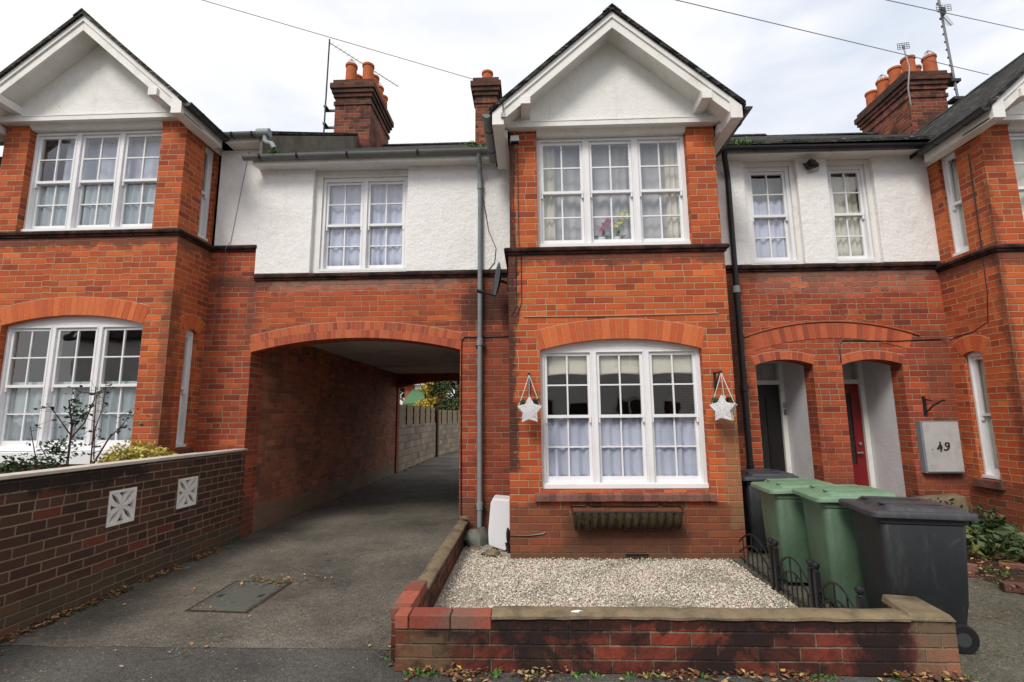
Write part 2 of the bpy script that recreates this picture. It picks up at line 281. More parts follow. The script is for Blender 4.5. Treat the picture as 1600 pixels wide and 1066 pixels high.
def cloth(name, c):
    s = NT(name); s.bump(s.noise(s.pos(), 60, 3), .003)
    tb = s.n('ShaderNodeBsdfTranslucent'); tb.inputs[0].default_value = (*c, 1); mm = s.n('ShaderNodeMixShader'); mm.inputs[0].default_value = .08
    s.fin(c, .9, .1); s.l(s.b.outputs[0], mm.inputs[1]); s.l(tb.outputs[0], mm.inputs[2]); s.l(mm.outputs[0], s.out.inputs[0]); return s.m
M['net_blue'] = cloth('pale blue net', (.58, .61, .76)); M['net_cream'] = cloth('cream net', (.66, .63, .54)); M['blind'] = cloth('cream blind', (.74, .71, .62)); M['net_grey'] = cloth('grey lace', (.40, .46, .50)); M['net_pale'] = cloth('pale sheer', (.50, .50, .53))
# slate roof
s = NT('slate roof'); uv = s.n('ShaderNodeUVMap'); uv.uv_map = 'UVMap'; P = s.pos()
bt = s.n('ShaderNodeTexBrick'); s.l(uv.outputs[0], bt.inputs[0]); bt.inputs['Scale'].default_value = 1; bt.inputs['Brick Width'].default_value = .20; bt.inputs['Row Height'].default_value = .115; bt.inputs['Mortar Size'].default_value = .005
bt.inputs['Color1'].default_value = (.014, .014, .015, 1); bt.inputs['Color2'].default_value = (.036, .034, .033, 1); bt.inputs['Mortar'].default_value = (.006, .006, .006, 1)
c = s.mix(s.ramp(s.noise(P, 4, 7, .75), [(.52, 0.0), (.70, .6)]), bt.outputs[0], (.085, .09, .055))
ms_ = s.n('ShaderNodeMapping'); s.l(P, ms_.inputs[0]); ms_.inputs['Scale'].default_value = (1.2, .9, 6)
c = s.mix(s.ramp(s.noise(ms_.outputs[0], 7, 5, .7), [(.56, 0.0), (.63, .5)]), c, (.26, .26, .24))
spu = s.n('ShaderNodeSeparateXYZ'); s.l(uv.outputs[0], spu.inputs[0])
h = s.math('ADD', s.math('MULTIPLY', s.math('FRACT', s.math('DIVIDE', spu.outputs[1], .115)), -1.2), s.math('MULTIPLY', s.noise(P, 40, 4), .8)); h = s.math('ADD', h, s.math('MULTIPLY', bt.outputs['Fac'], -.6))
s.bump(h, .015); M['slate'] = s.fin(c, .85, .12)
# asphalt
def asphalt(name, c1, c2, speck=.35, sc1=.8):
    s = NT(name); P = s.pos(); big = s.noise(P, sc1, 6, .65); c = s.mix(s.ramp(big, [(.35, 0.0), (.65, 1.0)]), c1, c2)
    n2 = s.noise(P, 85, 3, .6); c = s.mix(1.0, c, s.ramp(n2, [(.3, .45), (.5, 1.0), (.68, 1.6)]), 'MULTIPLY'); c = s.mix(1.0, c, s.ramp(s.noise(P, 26, 4, .7), [(.32, .72), (.5, 1.0), (.68, 1.3)]), 'MULTIPLY')
    vo = s.n('ShaderNodeTexVoronoi', feature='F1'); s.l(P, vo.inputs[0]); vo.inputs['Scale'].default_value = 38
    w_ = s.n('ShaderNodeSeparateColor'); s.l(vo.outputs['Color'], w_.inputs[0])
    f = s.math('MULTIPLY', s.math('LESS_THAN', vo.outputs['Distance'], .22), s.math('GREATER_THAN', w_.outputs[0], .93)); c = s.mix(s.math('MULTIPLY', f, speck), c, (.36, .33, .28))
    mossf = s.math('MULTIPLY', s.ramp(s.noise(P, 2.0, 7, .75), [(.55, 0.0), (.68, 1.0)]), .35); c = s.mix(mossf, c, (.045, .05, .025))
    vc = s.n('ShaderNodeTexVoronoi', feature='DISTANCE_TO_EDGE'); wp = s.n('ShaderNodeVectorMath', operation='MULTIPLY_ADD')
    nn = s.n('ShaderNodeTexNoise'); s.l(P, nn.inputs[0]); nn.inputs['Scale'].default_value = 2.5; nn.inputs['Detail'].default_value = 6
    s.l(nn.outputs['Color'], wp.inputs[0]); wp.inputs[1].default_value = (.7, .7, 0); s.l(P, wp.inputs[2]); s.l(wp.outputs[0], vc.inputs[0]); vc.inputs['Scale'].default_value = .42
    ck = s.ramp(vc.outputs['Distance'], [(.0015, 1.0), (.006, 0.0)]); ck = s.math('MULTIPLY', ck, s.ramp(s.noise(P, 1.3, 2), [(.50, 0.0), (.60, .45)])); c = s.mix(ck, c, (.015, .015, .012))
    s.bump(s.math('SUBTRACT', s.math('ADD', s.math('MULTIPLY', n2, .8), s.math('MULTIPLY', s.noise(P, 6, 4), 1.5)), ck), .009); return s.fin(c, .85, .35)
M['asphalt'] = asphalt('worn asphalt', (.064, .058, .049), (.175, .156, .128), .9, .8)
M['pavement'] = asphalt('pavement asphalt', (.052, .050, .047), (.105, .098, .088), .9, 1.0)
M['concrete'] = asphalt('old concrete path', (.075, .072, .052), (.13, .12, .09), .7)
M['soil'] = plain('damp soil', (.06, .042, .03), .95, .1, var=.5, sc_=9, bump=.02)
M['gravel_bed'] = plain('gravel bed', (.55, .50, .41), .95, .1, var=.5, sc_=50, dirt=(.20, .16, .11), dirt_amt=.5, bump=.02)
M['cover'] = plain('iron drain cover', (.13, .135, .12), .6, .5, metal=.3, var=.35, sc_=22, dirt=(.10, .11, .06), bump=.006)

# ------------------------------------------------------------------ mesh helpers
def tag(o, label=None, cat=None, group=None, kind=None):
    for k, v in (('label', label), ('category', cat), ('group', group), ('kind', kind)):
        if v: o[k] = v
    return o
def empty(name, loc, label, cat, group=None, rz=0):
    o = bpy.data.objects.new(name, None); o.empty_display_size = .2; o.location = loc; o.rotation_euler = (0, 0, rz); col.objects.link(o)
    return tag(o, label, cat, group)
def wloc(p):   # world location of a parent chain (no rotation for world-built things)
    v = Vector((0, 0, 0))
    while p: v += p.location; p = p.parent
    return v
class MB:
    def __init__(s): s.v = []; s.f = []; s.r = []; s.mi = []; s.cur = 0
    def face(s, pts, r=None):
        i = len(s.v); s.v += [tuple(p) for p in pts]; s.f.append(tuple(range(i, i+len(pts)))); s.r.append(random.random() if r is None else r); s.mi.append(s.cur)
    def mesh(s, vs, fs, r=None):
        i = len(s.v); s.v += [tuple(p) for p in vs]
        for f in fs: s.f.append(tuple(i+k for k in f)); s.r.append(r if r is not None else 0.5); s.mi.append(s.cur)
    def hexa(s, p, r=None):      # 8 points: bottom 4 ccw, top 4 ccw
        s.mesh(p, [(0, 3, 2, 1), (4, 5, 6, 7), (0, 1, 5, 4), (1, 2, 6, 5), (2, 3, 7, 6), (3, 0, 4, 7)], r)
    def box(s, a, b, r=None, T=None):
        (x0, y0, z0), (x1, y1, z1) = a, b
        p = [(x0, y0, z0), (x1, y0, z0), (x1, y1, z0), (x0, y1, z0), (x0, y0, z1), (x1, y0, z1), (x1, y1, z1), (x0, y1, z1)]
        if T: p = [T(*q) for q in p]
        s.hexa(p, r)
    def prism(s, poly, d, r=None):   # poly list of 3D pts, extrude by vector d
        n = len(poly); d = Vector(d); a = [Vector(p) for p in poly]; b = [p+d for p in a]
        s.mesh(a+b, [tuple(range(n-1, -1, -1)), tuple(range(n, 2*n))]+[(i, (i+1) % n, n+(i+1) % n, n+i) for i in range(n)], r)
    def tube(s, pts, rad, n=8, cap=True, r=None):
        pts = [Vector(p) for p in pts]; rads = rad if isinstance(rad, (list, tuple)) else [rad]*len(pts)
        vs = []; prev = None
        for i, p in enumerate(pts):
            t = (pts[min(i+1, len(pts)-1)]-pts[max(i-1, 0)]).normalized()
            if prev is None: a = Vector((0, 0, 1)) if abs(t.z) < .9 else Vector((1, 0, 0)); u = t.cross(a).normalized()
            else: u = (prev - t*prev.dot(t)).normalized()
            prev = u; v = t.cross(u)
            for k in range(n): an = 2*pi*k/n; vs.append(p+(u*cos(an)+v*sin(an))*rads[i])
        fs = [(i*n+k, i*n+(k+1) % n, (i+1)*n+(k+1) % n, (i+1)*n+k) for i in range(len(pts)-1) for k in range(n)]
        if cap: fs += [tuple(range(n-1, -1, -1)), tuple((len(pts)-1)*n+k for k in range(n))]
        s.mesh(vs, fs, r)
    def lathe(s, prof, c=(0, 0, 0), n=16, r=None):    # prof (radius,z)
        vs = []; 
        for (ra, z) in prof:
            for k in range(n): an = 2*pi*k/n; vs.append((c[0]+ra*cos(an), c[1]+ra*sin(an), c[2]+z))
        m_ = len(prof); fs = [(i*n+k, i*n+(k+1) % n, (i+1)*n+(k+1) % n, (i+1)*n+k) for i in range(m_-1) for k in range(n)]
        fs += [tuple(range(n-1, -1, -1)), tuple((m_-1)*n+k for k in range(n))]
        s.mesh(vs, fs, r)
    def blob(s, c, sx, sy, sz, n=10, m_=7, jit=.15, r=None):
        vs = []; sd_ = random.random()*99
        for i in range(m_+1):
            th = pi*i/m_
            for k in range(n):
                ph = 2*pi*k/n; d = Vector((sin(th)*cos(ph), sin(th)*sin(ph), cos(th))); q = 1+jit*noise.noise(d*1.7+Vector((sd_, 0, 0)))*2
                vs.append((c[0]+d.x*sx*q, c[1]+d.y*sy*q, c[2]+d.z*sz*q))
        fs = [(i*n+k, (i+1)*n+k, (i+1)*n+(k+1) % n, i*n+(k+1) % n) for i in range(m_) for k in range(n)]
        s.mesh(vs, fs, r)
    def build(s, name, mat, parent=None, smooth=False, uvrot=None, bevel=0, recalc=True):
        off = wloc(parent) if parent else Vector((0, 0, 0))
        me = bpy.data.meshes.new(name); me.from_pydata([tuple(Vector(v)-off) for v in s.v], [], s.f)
        mats = mat if isinstance(mat, list) else [mat]
        for m_ in mats: me.materials.append(M[m_] if isinstance(m_, str) else m_)
        if len(mats) > 1: me.polygons.foreach_set('material_index', s.mi)
        at = me.attributes.new('rnd', 'FLOAT', 'FACE'); at.data.foreach_set('value', s.r)
        uvl = me.uv_layers.new(name='UVMap')
        for p in me.polygons:
            n = p.normal; ax, ay, az = abs(n.x), abs(n.y), abs(n.z)
            for li in p.loop_indices:
                v = me.vertices[me.loops[li].vertex_index].co + off
                if uvrot == 'roofx': uv = (v.y, sqrt(2)*v.z if False else v.z/sin(R(41.4)))
                elif uvrot == 'roofy': uv = (v.x, v.z/sin(R(31)))
                elif ax >= ay and ax >= az: uv = (v.y, v.z)
                elif az > ay: uv = (v.x, v.y)
                else: uv = (v.x, v.z)
                uvl.data[li].uv = uv
        if recalc:
            bm = bmesh.new(); bm.from_mesh(me); bmesh.ops.recalc_face_normals(bm, faces=bm.faces); bm.to_mesh(me); bm.free()
        if smooth: me.polygons.foreach_set('use_smooth', [True]*len(me.polygons))
        o = bpy.data.objects.new(name, me); col.objects.link(o)
        if parent: o.parent = parent
        if smooth:
            try: me.set_sharp_from_angle(angle=R(45))
            except Exception: pass
        if bevel:
            b = o.modifiers.new('bevel', 'BEVEL'); b.width = bevel; b.segments = 2; b.limit_method = 'ANGLE'
        return o

def TY(y0): return lambda u, d, z: Vector((u, y0+d, z))            # wall facing the street
def TXp(x0): return lambda u, d, z: Vector((x0-d, u, z))           # wall facing +X
def TXm(x0): return lambda u, d, z: Vector((x0+d, u, z))           # wall facing -X
def arc(ua, ub, zs, zc):
    h = zc-zs; a = (ub-ua)/2; um = (ua+ub)/2
    if h < 1e-4: return lambda u: zs
    r = (a*a+h*h)/(2*h); cz = zc-r
    return lambda u: cz+sqrt(max(r*r-(u-um)**2, 0))
def panel(mb, T, u0, u1, z0, z1, ops=(), d0=0, th=.1, ends=False, back=True):
    bs = {u0, u1}
    for (ua, ub, za, zs, zc) in ops:
        n = 1 if zc-zs < 1e-4 else 16
        for k in range(n+1): bs.add(ua+(ub-ua)*k/n)
    bs = sorted(b for b in bs if u0-1e-9 <= b <= u1+1e-9)
    q = lambda a, b, c, d: mb.face([T(*a), T(*b), T(*c), T(*d)])
    for a, b in zip(bs, bs[1:]):
        if b-a < 1e-7: continue
        mid = (a+b)/2; iv = [(z0, z0)]
        segs = []; cur = (z0, z0)
        for (ua, ub, za, zs, zc) in sorted(ops, key=lambda o: o[2]):
            if ua < mid < ub:
                f = arc(ua, ub, zs, zc)
                if za > cur[0]+1e-6: segs.append((cur, (za, za)))
                ta, tb = max(f(a), zs), max(f(b), zs)
                q((a, d0, ta), (b, d0, tb), (b, d0+th, tb), (a, d0+th, ta))
                if za > z0+1e-6: q((a, d0, za), (b, d0, za), (b, d0+th, za), (a, d0+th, za))
                cur = (ta, tb)
        segs.append((cur, (z1, z1)))
        for (lo, hi) in segs:
            q((a, d0, lo[0]), (b, d0, lo[1]), (b, d0, hi[1]), (a, d0, hi[0]))
            if back: q((a, d0+th, lo[0]), (b, d0+th, lo[1]), (b, d0+th, hi[1]), (a, d0+th, hi[0]))
    for (ua, ub, za, zs, zc) in ops:
        for u in (ua, ub): q((u, d0, za), (u, d0+th, za), (u, d0+th, zs), (u, d0, zs))
    if ends:
        for u in (u0, u1): q((u, d0, z0), (u, d0+th, z0), (u, d0+th, z1), (u, d0, z1))
        q((u0, d0, z1), (u1, d0, z1), (u1, d0+th, z1), (u0, d0+th, z1))
def ring(T, ua, ub, zs, zc, hgt, n, parent, mat, d=0, proud=.004, depth=.09, mort='mortar', gap=.0055, name='arch', flat_ends=False, behind=True):
    h = zc-zs; a = (ub-ua)/2; um = (ua+ub)/2; r = (a*a+h*h)/(2*h); cz = zc-r; al = asin(a/r)
    P = lambda t, rr: (um+rr*sin(t), cz+rr*cos(t))
    mb = MB()
    for i in range(n):
        t0 = -al+2*al*i/n; t1 = -al+2*al*(i+1)/n; g = gap/2/r
        jr = random.uniform(-.002, .002); t0 += g; t1 -= g; g2 = gap/2/(r+hgt)-gap/2/r
        pts = [P(t0, r-.002), P(t1, r-.002), P(t1-g2, r+hgt-.003), P(t0+g2, r+hgt-.003)]
        rr = random.random(); f = [T(u, d-proud+jr*.5, z) for u, z in pts]; b = [T(u, d+depth, z) for u, z in pts]
        mb.hexa(f+b, rr)
    o = mb.build(name, mat, parent)
    mb = MB(); K = 24
    for i in range(K):
        t0 = -al+2*al*i/K; t1 = -al+2*al*(i+1)/K
        pts = [P(t0, r-.0005), P(t1, r-.0005), P(t1, r+hgt+.004), P(t0, r+hgt+.004)]
        mb.hexa([T(u, d-.0012, z) for u, z in pts]+[T(u, d+depth-.006, z) for u, z in pts])
    mb.build('arch_mortar', mort, o)
    return o
def sash_window(parent, T, ua, ub, za, zs, zc, lights, d=.08, mull=.07, jamb=.045, headz=None, sillh=.045, blab=None, up_frac=.5, cols=2, rows=2):
    """window frame as a part of the house; sashes and panes as its sub-parts"""
    if headz is None: headz = zs-.03
    wl = ((ub-ua)-2*jamb-(lights-1)*mull)/lights; zb = za+sillh
    ops = []
    for i in range(lights): a = ua+jamb+i*(wl+mull); ops.append((a, a+wl, zb, headz, headz))
    fr_ = MB(); panel(fr_, T, ua+.002, ub-.002, za+.002, zc+.012 if zc > zs+1e-4 else zc-.002, ops, d0=d, th=.1, ends=True)
    # raised bead round each light and a sill board
    for (a, b, z0, z1, _) in ops:
        for (p, q_) in (((a-.014, d-.006, z0), (a-.002, d+.004, z1)), ((b+.002, d-.006, z0), (b+.014, d+.004, z1)), ((a-.014, d-.006, z1), (b+.014, d+.004, z1+.012))): fr_.box(p, q_, T=T)
    fr_.box((ua+.003, d-.032, za+.003), (ub-.003, d+.01, za+sillh*.8), T=T)
    o = fr_.build('window', 'white', parent)
    if blab: o['label'] = blab
    st = .034
    for (a, b, z0, z1, _) in ops:
        zm = z0+(z1-z0)*up_frac
        for (lo, hi, dd, br, tr_) in ((zm-.018, z1, d+.018, .036, .036), (z0, zm+.018, d+.056, .062, .036)):
            sb = MB(); t = .034; T0 = T
            g = .001
            sb.box((a+g, dd, lo+g), (a+st, dd+t, hi-g), T=T); sb.box((b-st, dd, lo+g), (b-g, dd+t, hi-g), T=T)
            sb.box((a+st, dd+.001, hi-tr_), (b-st, dd+t-.001, hi-g), T=T); sb.box((a+st, dd+.001, lo+g), (b-st, dd+t-.001, lo+br), T=T)
            gz0, gz1 = lo+br, hi-tr_
            for k in range(1, cols):
                u = a+st+(b-a-2*st)*k/cols; sb.box((u-.0085, dd+.004, gz0), (u+.0085, dd+t-.006, gz1), T=T)
            for k in range(1, rows):
                z = gz0+(gz1-gz0)*k/rows
                us = [a+st]+[a+st+(b-a-2*st)*j/cols for j in range(1, cols)]+[b-st]
                for j in range(cols):
                    sb.box((us[j]+(.0085 if j else 0), dd+.0045, z-.008), (us[j+1]-(.0085 if j < cols-1 else 0), dd+t-.0065, z+.008), T=T)
            if hi == z1:      # horns
                for u in (a+.004, b-.004-.022):
                    sb.mesh([T(u, dd+.002, lo-.052), T(u+.022, dd+.002, lo-.052), T(u+.022, dd+t-.004, lo-.052), T(u, dd+t-.004, lo-.052), T(u, dd+.002, lo), T(u+.022, dd+.002, lo), T(u+.022, dd+t-.004, lo), T(u, dd+t-.004, lo)], [(0, 3, 2, 1), (4, 5, 6, 7), (0, 1, 5, 4), (1, 2, 6, 5), (2, 3, 7, 6), (3, 0, 4, 7)])
            sb.build('sash', 'white', o)
            gb = MB(); gb.face([T(a+st-.003, dd+t*.5, lo+.02), T(b-st+.003, dd+t*.5, lo+.02), T(b-st+.003, dd+t*.5, hi-.02), T(a+st-.003, dd+t*.5, hi-.02)])
            gb.build('pane', 'glass', o, recalc=False)
    return o, ops
def curtain(T, ua, ub, z0, z1, d, mat, label, cat='net curtain', group=None, folds=9, amp=.018, scallop=0, gapc=None, name='net_curtain', frill=0):
    mb = MB(); n = folds*6; vs = []; mrows = 8
    ph = random.random()*6
    for j in range(mrows+1):
        for i in range(n+1):
            f = i/n; u = ua+(ub-ua)*f; fw_ = f+.35/folds*noise.noise(Vector((f*folds*.7, ph, j*.05))); a_ = amp*(.45+.3*(1-j/mrows)+.7*noise.noise(Vector((f*folds*.35, ph*2, 1)))**2*2)*(sin(fw_*folds*2*pi+ph)+.5*sin(fw_*folds*3.7+ph*2)+.6*noise.noise(Vector((f*folds*2, ph, j*.12))))
            z = z0+(z1-z0)*j/mrows
            if j == 0 and scallop: z += scallop*abs(sin(f*pi*frill))
            vs.append(T(u, d+a_, z))
    fs = [(j*(n+1)+i, j*(n+1)+i+1, (j+1)*(n+1)+i+1, (j+1)*(n+1)+i) for j in range(mrows) for i in range(n)]
    mb.mesh(vs, fs); o = mb.build(name, mat, None, smooth=True, recalc=False)
    s_ = o.modifiers.new('solid', 'SOLIDIFY'); s_.thickness = .002
    return tag(o, label, cat, group)

# ------------------------------------------------------------------ ground
def sheet(name, poly, z, mat, thick=.3):
    mb = MB(); n = len(poly); t = [(x, y, z) for x, y in poly]; mb.prism([(x, y, z-thick) for x, y in poly], (0, 0, thick))
    return tag(mb.build(name, mat), kind='structure')
mb = MB(); mb.face([(-250, -250, -.012), (250, -250, -.012), (250, 350, -.012), (-250, 350, -.012)]); tag(mb.build('ground', 'soil', recalc=False), kind='structure')
mb = MB(); mb.face([(-60, -15, -.006), (60, -15, -.006), (60, -4.6, -.006), (-60, -4.6, -.006)]); tag(mb.build('road', 'asphalt', recalc=False), kind='structure')
mb = MB(); nx = 60
rng = random.Random(3)
edge = [(-4.5+i*(7.5)/nx, -2.06+.03*noise.noise(Vector((i*.35, 0, 0)))) for i in range(nx+1)]
mb.mesh([(-60, -4.6, 0), (60, -4.6, 0), (60, -2.2, 0), (3, -2.2, 0)]+[(x, y, 0) for x, y in reversed(edge)]+[(-60, -2.0, 0)], [tuple(range(4+nx+1+1))]); tag(mb.build('pavement', 'pavement', recalc=False), kind='structure')
mb = MB(); mb.box((-60, -4.72, -.11), (60, -4.6, .003)); tag(mb.build('kerb', 'concrete'), kind='structure')
mb = MB()
mb.mesh([(x, y, .002) for x, y in edge if x < -.4]+[(-.42, -2.03, .002), (-.42, .88, .002), (-.42, 30, .002), (-5, 30, .002)], [tuple(range(len([1 for x, y in edge if x < -.4])+4))]); tag(mb.build('driveway', 'asphalt', recalc=False), kind='structure')
mb = MB(); mb.mesh([(2.3, -2.2, .004), (4.25, -2.2, .004), (4.3, -1.0, .004), (4.7, .3, .004), (5.0, 1.7, .004), (2.3, 1.7, .004)], [tuple(range(6))]); tag(mb.build('concrete_path', 'concrete', recalc=False), kind='structure')
mb = MB(); mb.box((2.6, -2.5, -.2), (5.5, -2.2, .012)); tag(mb.build('path_edging', 'concrete', bevel=.006), kind='structure')
mb = MB()
gx = 16; gy = 14; vs = []
for j in range(gy+1):
    for i in range(gx+1):
        x = -.56+2.9*i/gx; y = -2.26+2.9*j/gy; vs.append((x, y, .012+.012*noise.noise(Vector((x*2, y*2, 0)))))
mb.mesh(vs, [(j*(gx+1)+i, j*(gx+1)+i+1, (j+1)*(gx+1)+i+1, (j+1)*(gx+1)+i) for j in range(gy) for i in range(gx)]); tag(mb.build('gravel_bed', 'gravel_bed', recalc=False), kind='structure')
# raised front garden of the left house
mb = MB(); mb.box((-9, -3.2, -.2), (-3.6, .3, .42)); tag(mb.build('garden_soil', 'soil'), kind='structure')
mb = MB(); vs = []; g_ = 14
for j in range(g_+1):
    for i in range(g_+1):
        x = 4.25+3.6*i/g_; y = -2.2+3.1*j/g_; vs.append((x, y, .0+.06*min(1, i/3)+.03*noise.noise(Vector((x*2.1, y*2.1, 3)))))
mb.mesh(vs, [(j*(g_+1)+i, j*(g_+1)+i+1, (j+1)*(g_+1)+i+1, (j+1)*(g_+1)+i) for j in range(g_) for i in range(g_)]); tag(mb.build('planting_bed', 'soil', recalc=False), kind='structure')

# ------------------------------------------------------------------ houses
YR = .88; SZ = 3.375; ST = 3.445
def string_course(parent, pts, z, name='string_course'):
    """moulded course following a plan polyline (outer wall face); offsets outwards = to the left of travel reversed"""
    prof = [(0.0, -.012), (.022, -.006), (.024, .016), (.045, .026), (.05, .05), (.034, .072), (.0, .082)]
    mb = MB(); P2 = [Vector(p) for p in pts]; n = len(P2); rows = []
    for i, p in enumerate(P2):
        dirs = []
        if i > 0: dirs.append((P2[i]-P2[i-1]).normalized())
        if i < n-1: dirs.append((P2[i+1]-P2[i]).normalized())
        ns = [Vector((d.y, -d.x)) for d in dirs]
        if len(ns) == 2: b = (ns[0]+ns[1]); b = b/ (b.dot(ns[0]))
        else: b = ns[0]
        rows.append([(p.x+b.x*o_, p.y+b.y*o_, z+zz) for o_, zz in prof])
    m_ = len(prof); vs = [q for r_ in rows for q in r_]
    fs = [(i*m_+k, (i+1)*m_+k, (i+1)*m_+k+1, i*m_+k+1) for i in range(n-1) for k in range(m_-1)]
    fs += [tuple(range(m_)), tuple((n-1)*m_+k for k in range(m_-1, -1, -1))]
    mb.mesh(vs, fs); return mb.build(name, 'string', parent)
def gutter(parent, a, b, rad, mat, name='gutter', brackets=()):
    a, b = Vector(a), Vector(b); t = (b-a).normalized(); side = t.cross(Vector((0, 0, 1))).normalized(); mb = MB(); n = 9; vs = []
    for p in (a, b):
        for k in range(n): an = pi*k/(n-1); vs.append(p+side*rad*cos(an)-Vector((0, 0, 1))*rad*sin(an))
        for k in range(n): an = pi*(n-1-k)/(n-1); vs.append(p+side*(rad-.006)*cos(an)-Vector((0, 0, 1))*(rad-.006)*sin(an))
    m_ = 2*n; mb.mesh(vs, [(k, (k+1) % m_, m_+(k+1) % m_, m_+k) for k in range(m_)]+[tuple(range(m_)), tuple(range(2*m_-1, m_-1, -1))])
    # stop end at a
    mb.mesh([vs[k] for k in range(n)], [tuple(range(n))])
    o = mb.build(name, mat, parent)
    for f in brackets:
        p = a.lerp(b, f); bb = MB(); w_ = .014; vs = []
        for q in (p-t*w_, p+t*w_):
            for k in range(n): an = pi*k/(n-1); vs.append(q+side*(rad+.005)*cos(an)-Vector((0, 0, 1))*(rad+.005)*sin(an))
        bb.mesh(vs, [(k, k+1, n+k+1, n+k) for k in range(n-1)]); s_ = bb.build('gutter_bracket', 'black_pipe', o); s_.modifiers.new('s', 'SOLIDIFY').thickness = .004
    return o
XL0, XR0 = 0.0, 2.48      # bay template span
def bay(house, dx, dy, dz, mats, side=None, zbot=-.05, labels={}, gut=('gutter_grey', 'black_pipe'), piers=(True, True), back=None, vis_upper=True):
    """brick bay with a three light window on each floor under a gable; side=('L'|'R', lower (y0,y1), upper (y0,y1))"""
    y = dy; T = TY(y); bk, wallb = mats; yb = YR+.02
    x0, x1 = dx+XL0, dx+XR0
    mb = MB()
    panel(mb, T, x0, x1, zbot, SZ+dz, [(dx+.35, dx+2.15, .72+dz, 2.25+dz, 2.37+dz)], th=.075)
    # returns
    for (X, TT, s_) in ((x0, TXm(x0), 'L'), (x1, TXp(x1), 'R')):
        ops = []
        if side and side[0] == s_: a, b = side[1]; ops = [(a, b, side[3][0], side[3][1], side[3][1]+.045)]
        panel(mb, TT, y+.0005, yb, zbot, SZ+dz, ops, th=.075)
    mb.build('bay_wall', bk, house)
    # upper storey: corner piers and returns
    zt = 4.93+dz; zs_ = ST+dz-.01
    for (a, b, TT, s_) in ((x0+.02, dx+.35, TXm(x0+.02), 'L'), (dx+2.13, x1-.02, TXp(x1-.02), 'R')):
        mb = MB(); ops = []
        if side and side[0] == s_: ops = [(side[2][0], side[2][1], 3.50+dz, zt-.1, zt-.1)]
        mb.face([(a, y, zs_), (b, y, zs_), (b, y, zt), (a, y, zt)])
        ui = b if s_ == 'L' else a; ue = a if s_ == 'L' else b
        mb.face([(ui, y, zs_), (ui, y+.2, zs_), (ui, y+.2, zt), (ui, y, zt)])
        panel(mb, TT, y, yb, zs_, zt, ops, th=.08, back=False)
        mb.build('upper_pier', bk, house)
    string_course(house, [(x0, yb), (x0, y), (x1, y), (x1, yb)][0:4], SZ+dz)
    # band filler behind the moulding
    mb = MB(); mb.box((x0+.004, y+.004, SZ+dz-.004), (x1-.004, yb, SZ+dz+.078)); mb.build('band_core', 'string', house)
    ring(T, dx+.35, dx+2.15, 2.25+dz, 2.37+dz, .225, 25, house, 'arch_brick', depth=.07)
    # brick on edge sill
    mb = MB(); n = 25
    for i in range(n):
        u0 = dx+.27+i*1.93/n; u1 = u0+1.93/n-.006; z = dz+.61+random.uniform(-.002, .002)
        mb.hexa([T(u0, -.055, z), T(u1, -.055, z), T(u1, .09, z), T(u0, .09, z), T(u0, -.055, z+.062), T(u1, -.055, z+.062), T(u1, .09, z+.115), T(u0, .09, z+.115)], random.random())
    sl_ = mb.build('window_sill', 'cope_brick', house)
    mb = MB(); mb.hexa([T(dx+.272, -.05, dz+.613), T(dx+2.196, -.05, dz+.613), T(dx+2.196, .09, dz+.613), T(dx+.272, .09, dz+.613), T(dx+.272, -.05, dz+.668), T(dx+2.196, -.05, dz+.668), T(dx+2.196, .09, dz+.719), T(dx+.272, .09, dz+.719)]); mb.build('sill_mortar', 'mortar_dark', sl_)
    if labels.get('apron'):
        mb = MB(); mb.box((dx+.33, y-.06, .80+dz-.22), (dx+2.17, y+.07, .722+dz)); mb.build('window_apron', 'white', house, bevel=.006)
    w1, op1 = sash_window(house, T, dx+.35, dx+2.15, .725+dz, 2.25+dz, 2.37+dz, 3, d=.078, headz=2.225+dz, sillh=.06, blab=labels.get('low'))
    w2, op2 = sash_window(house, T, dx+.35, dx+2.13, 3.475+dz, 4.86+dz, 4.86+dz, 3, d=.085, mull=.075, sillh=.05, blab=labels.get('up'), headz=4.82+dz)
    if side:
        TT = TXm if side[0] == 'L' else TXp; xx = x0 if side[0] == 'L' else x1
        a, b = side[1]; sash_window(house, TT(xx), a, b, side[3][0]+.01, side[3][1], side[3][1]+.045, 1, d=.055, jamb=.035, cols=1, rows=1, headz=side[3][1]-.02)
        mbs = MB(); mbs.box((a-.05, -.05, side[3][0]-.09), (b+.05, .05, side[3][0]-.005), T=TT(xx)); mbs.build('side_sill', 'cope_brick', house)
        a, b = side[2]; xx = x0+.02 if side[0] == 'L' else x1-.02
        sash_window(house, TT(xx), a, b, 3.505+dz, zt-.1, zt-.1, 1, d=.05, jamb=.035, cols=1, rows=1, headz=zt-.13)
        a, b = side[1]
        ring(TT(x0 if side[0] == 'L' else x1), a-.02, b+.02, side[3][1], side[3][1]+.045, .19, 6, house, 'arch_brick', depth=.05, behind=False)
    # gable
    ax = dx+1.245; yg = y-.075; zb_ = 4.93+dz; sl_k = .882; zap = 6.03+dz
    hw = 1.25
    mb = MB(); th = .12
    zlow = zap-sl_k*hw
    mb.prism([(ax-hw, yg, zb_+.02), (ax+hw, yg, zb_+.02), (ax+hw, yg, max(zlow, zb_+.021)), (ax, yg, zap), (ax-hw, yg, max(zlow, zb_+.021))], (0, th, 0)); mb.build('gable', 'gable_render', house)
    mb = MB(); mb.box((ax-hw, yg-.03, zb_-.015), (ax+hw, yg+.012, zb_+.052)); mb.box((ax-hw, yg-.036, zb_+.046), (ax+hw, yg+.004, zb_+.058)); mb.build('tie_beam', 'trim', house)
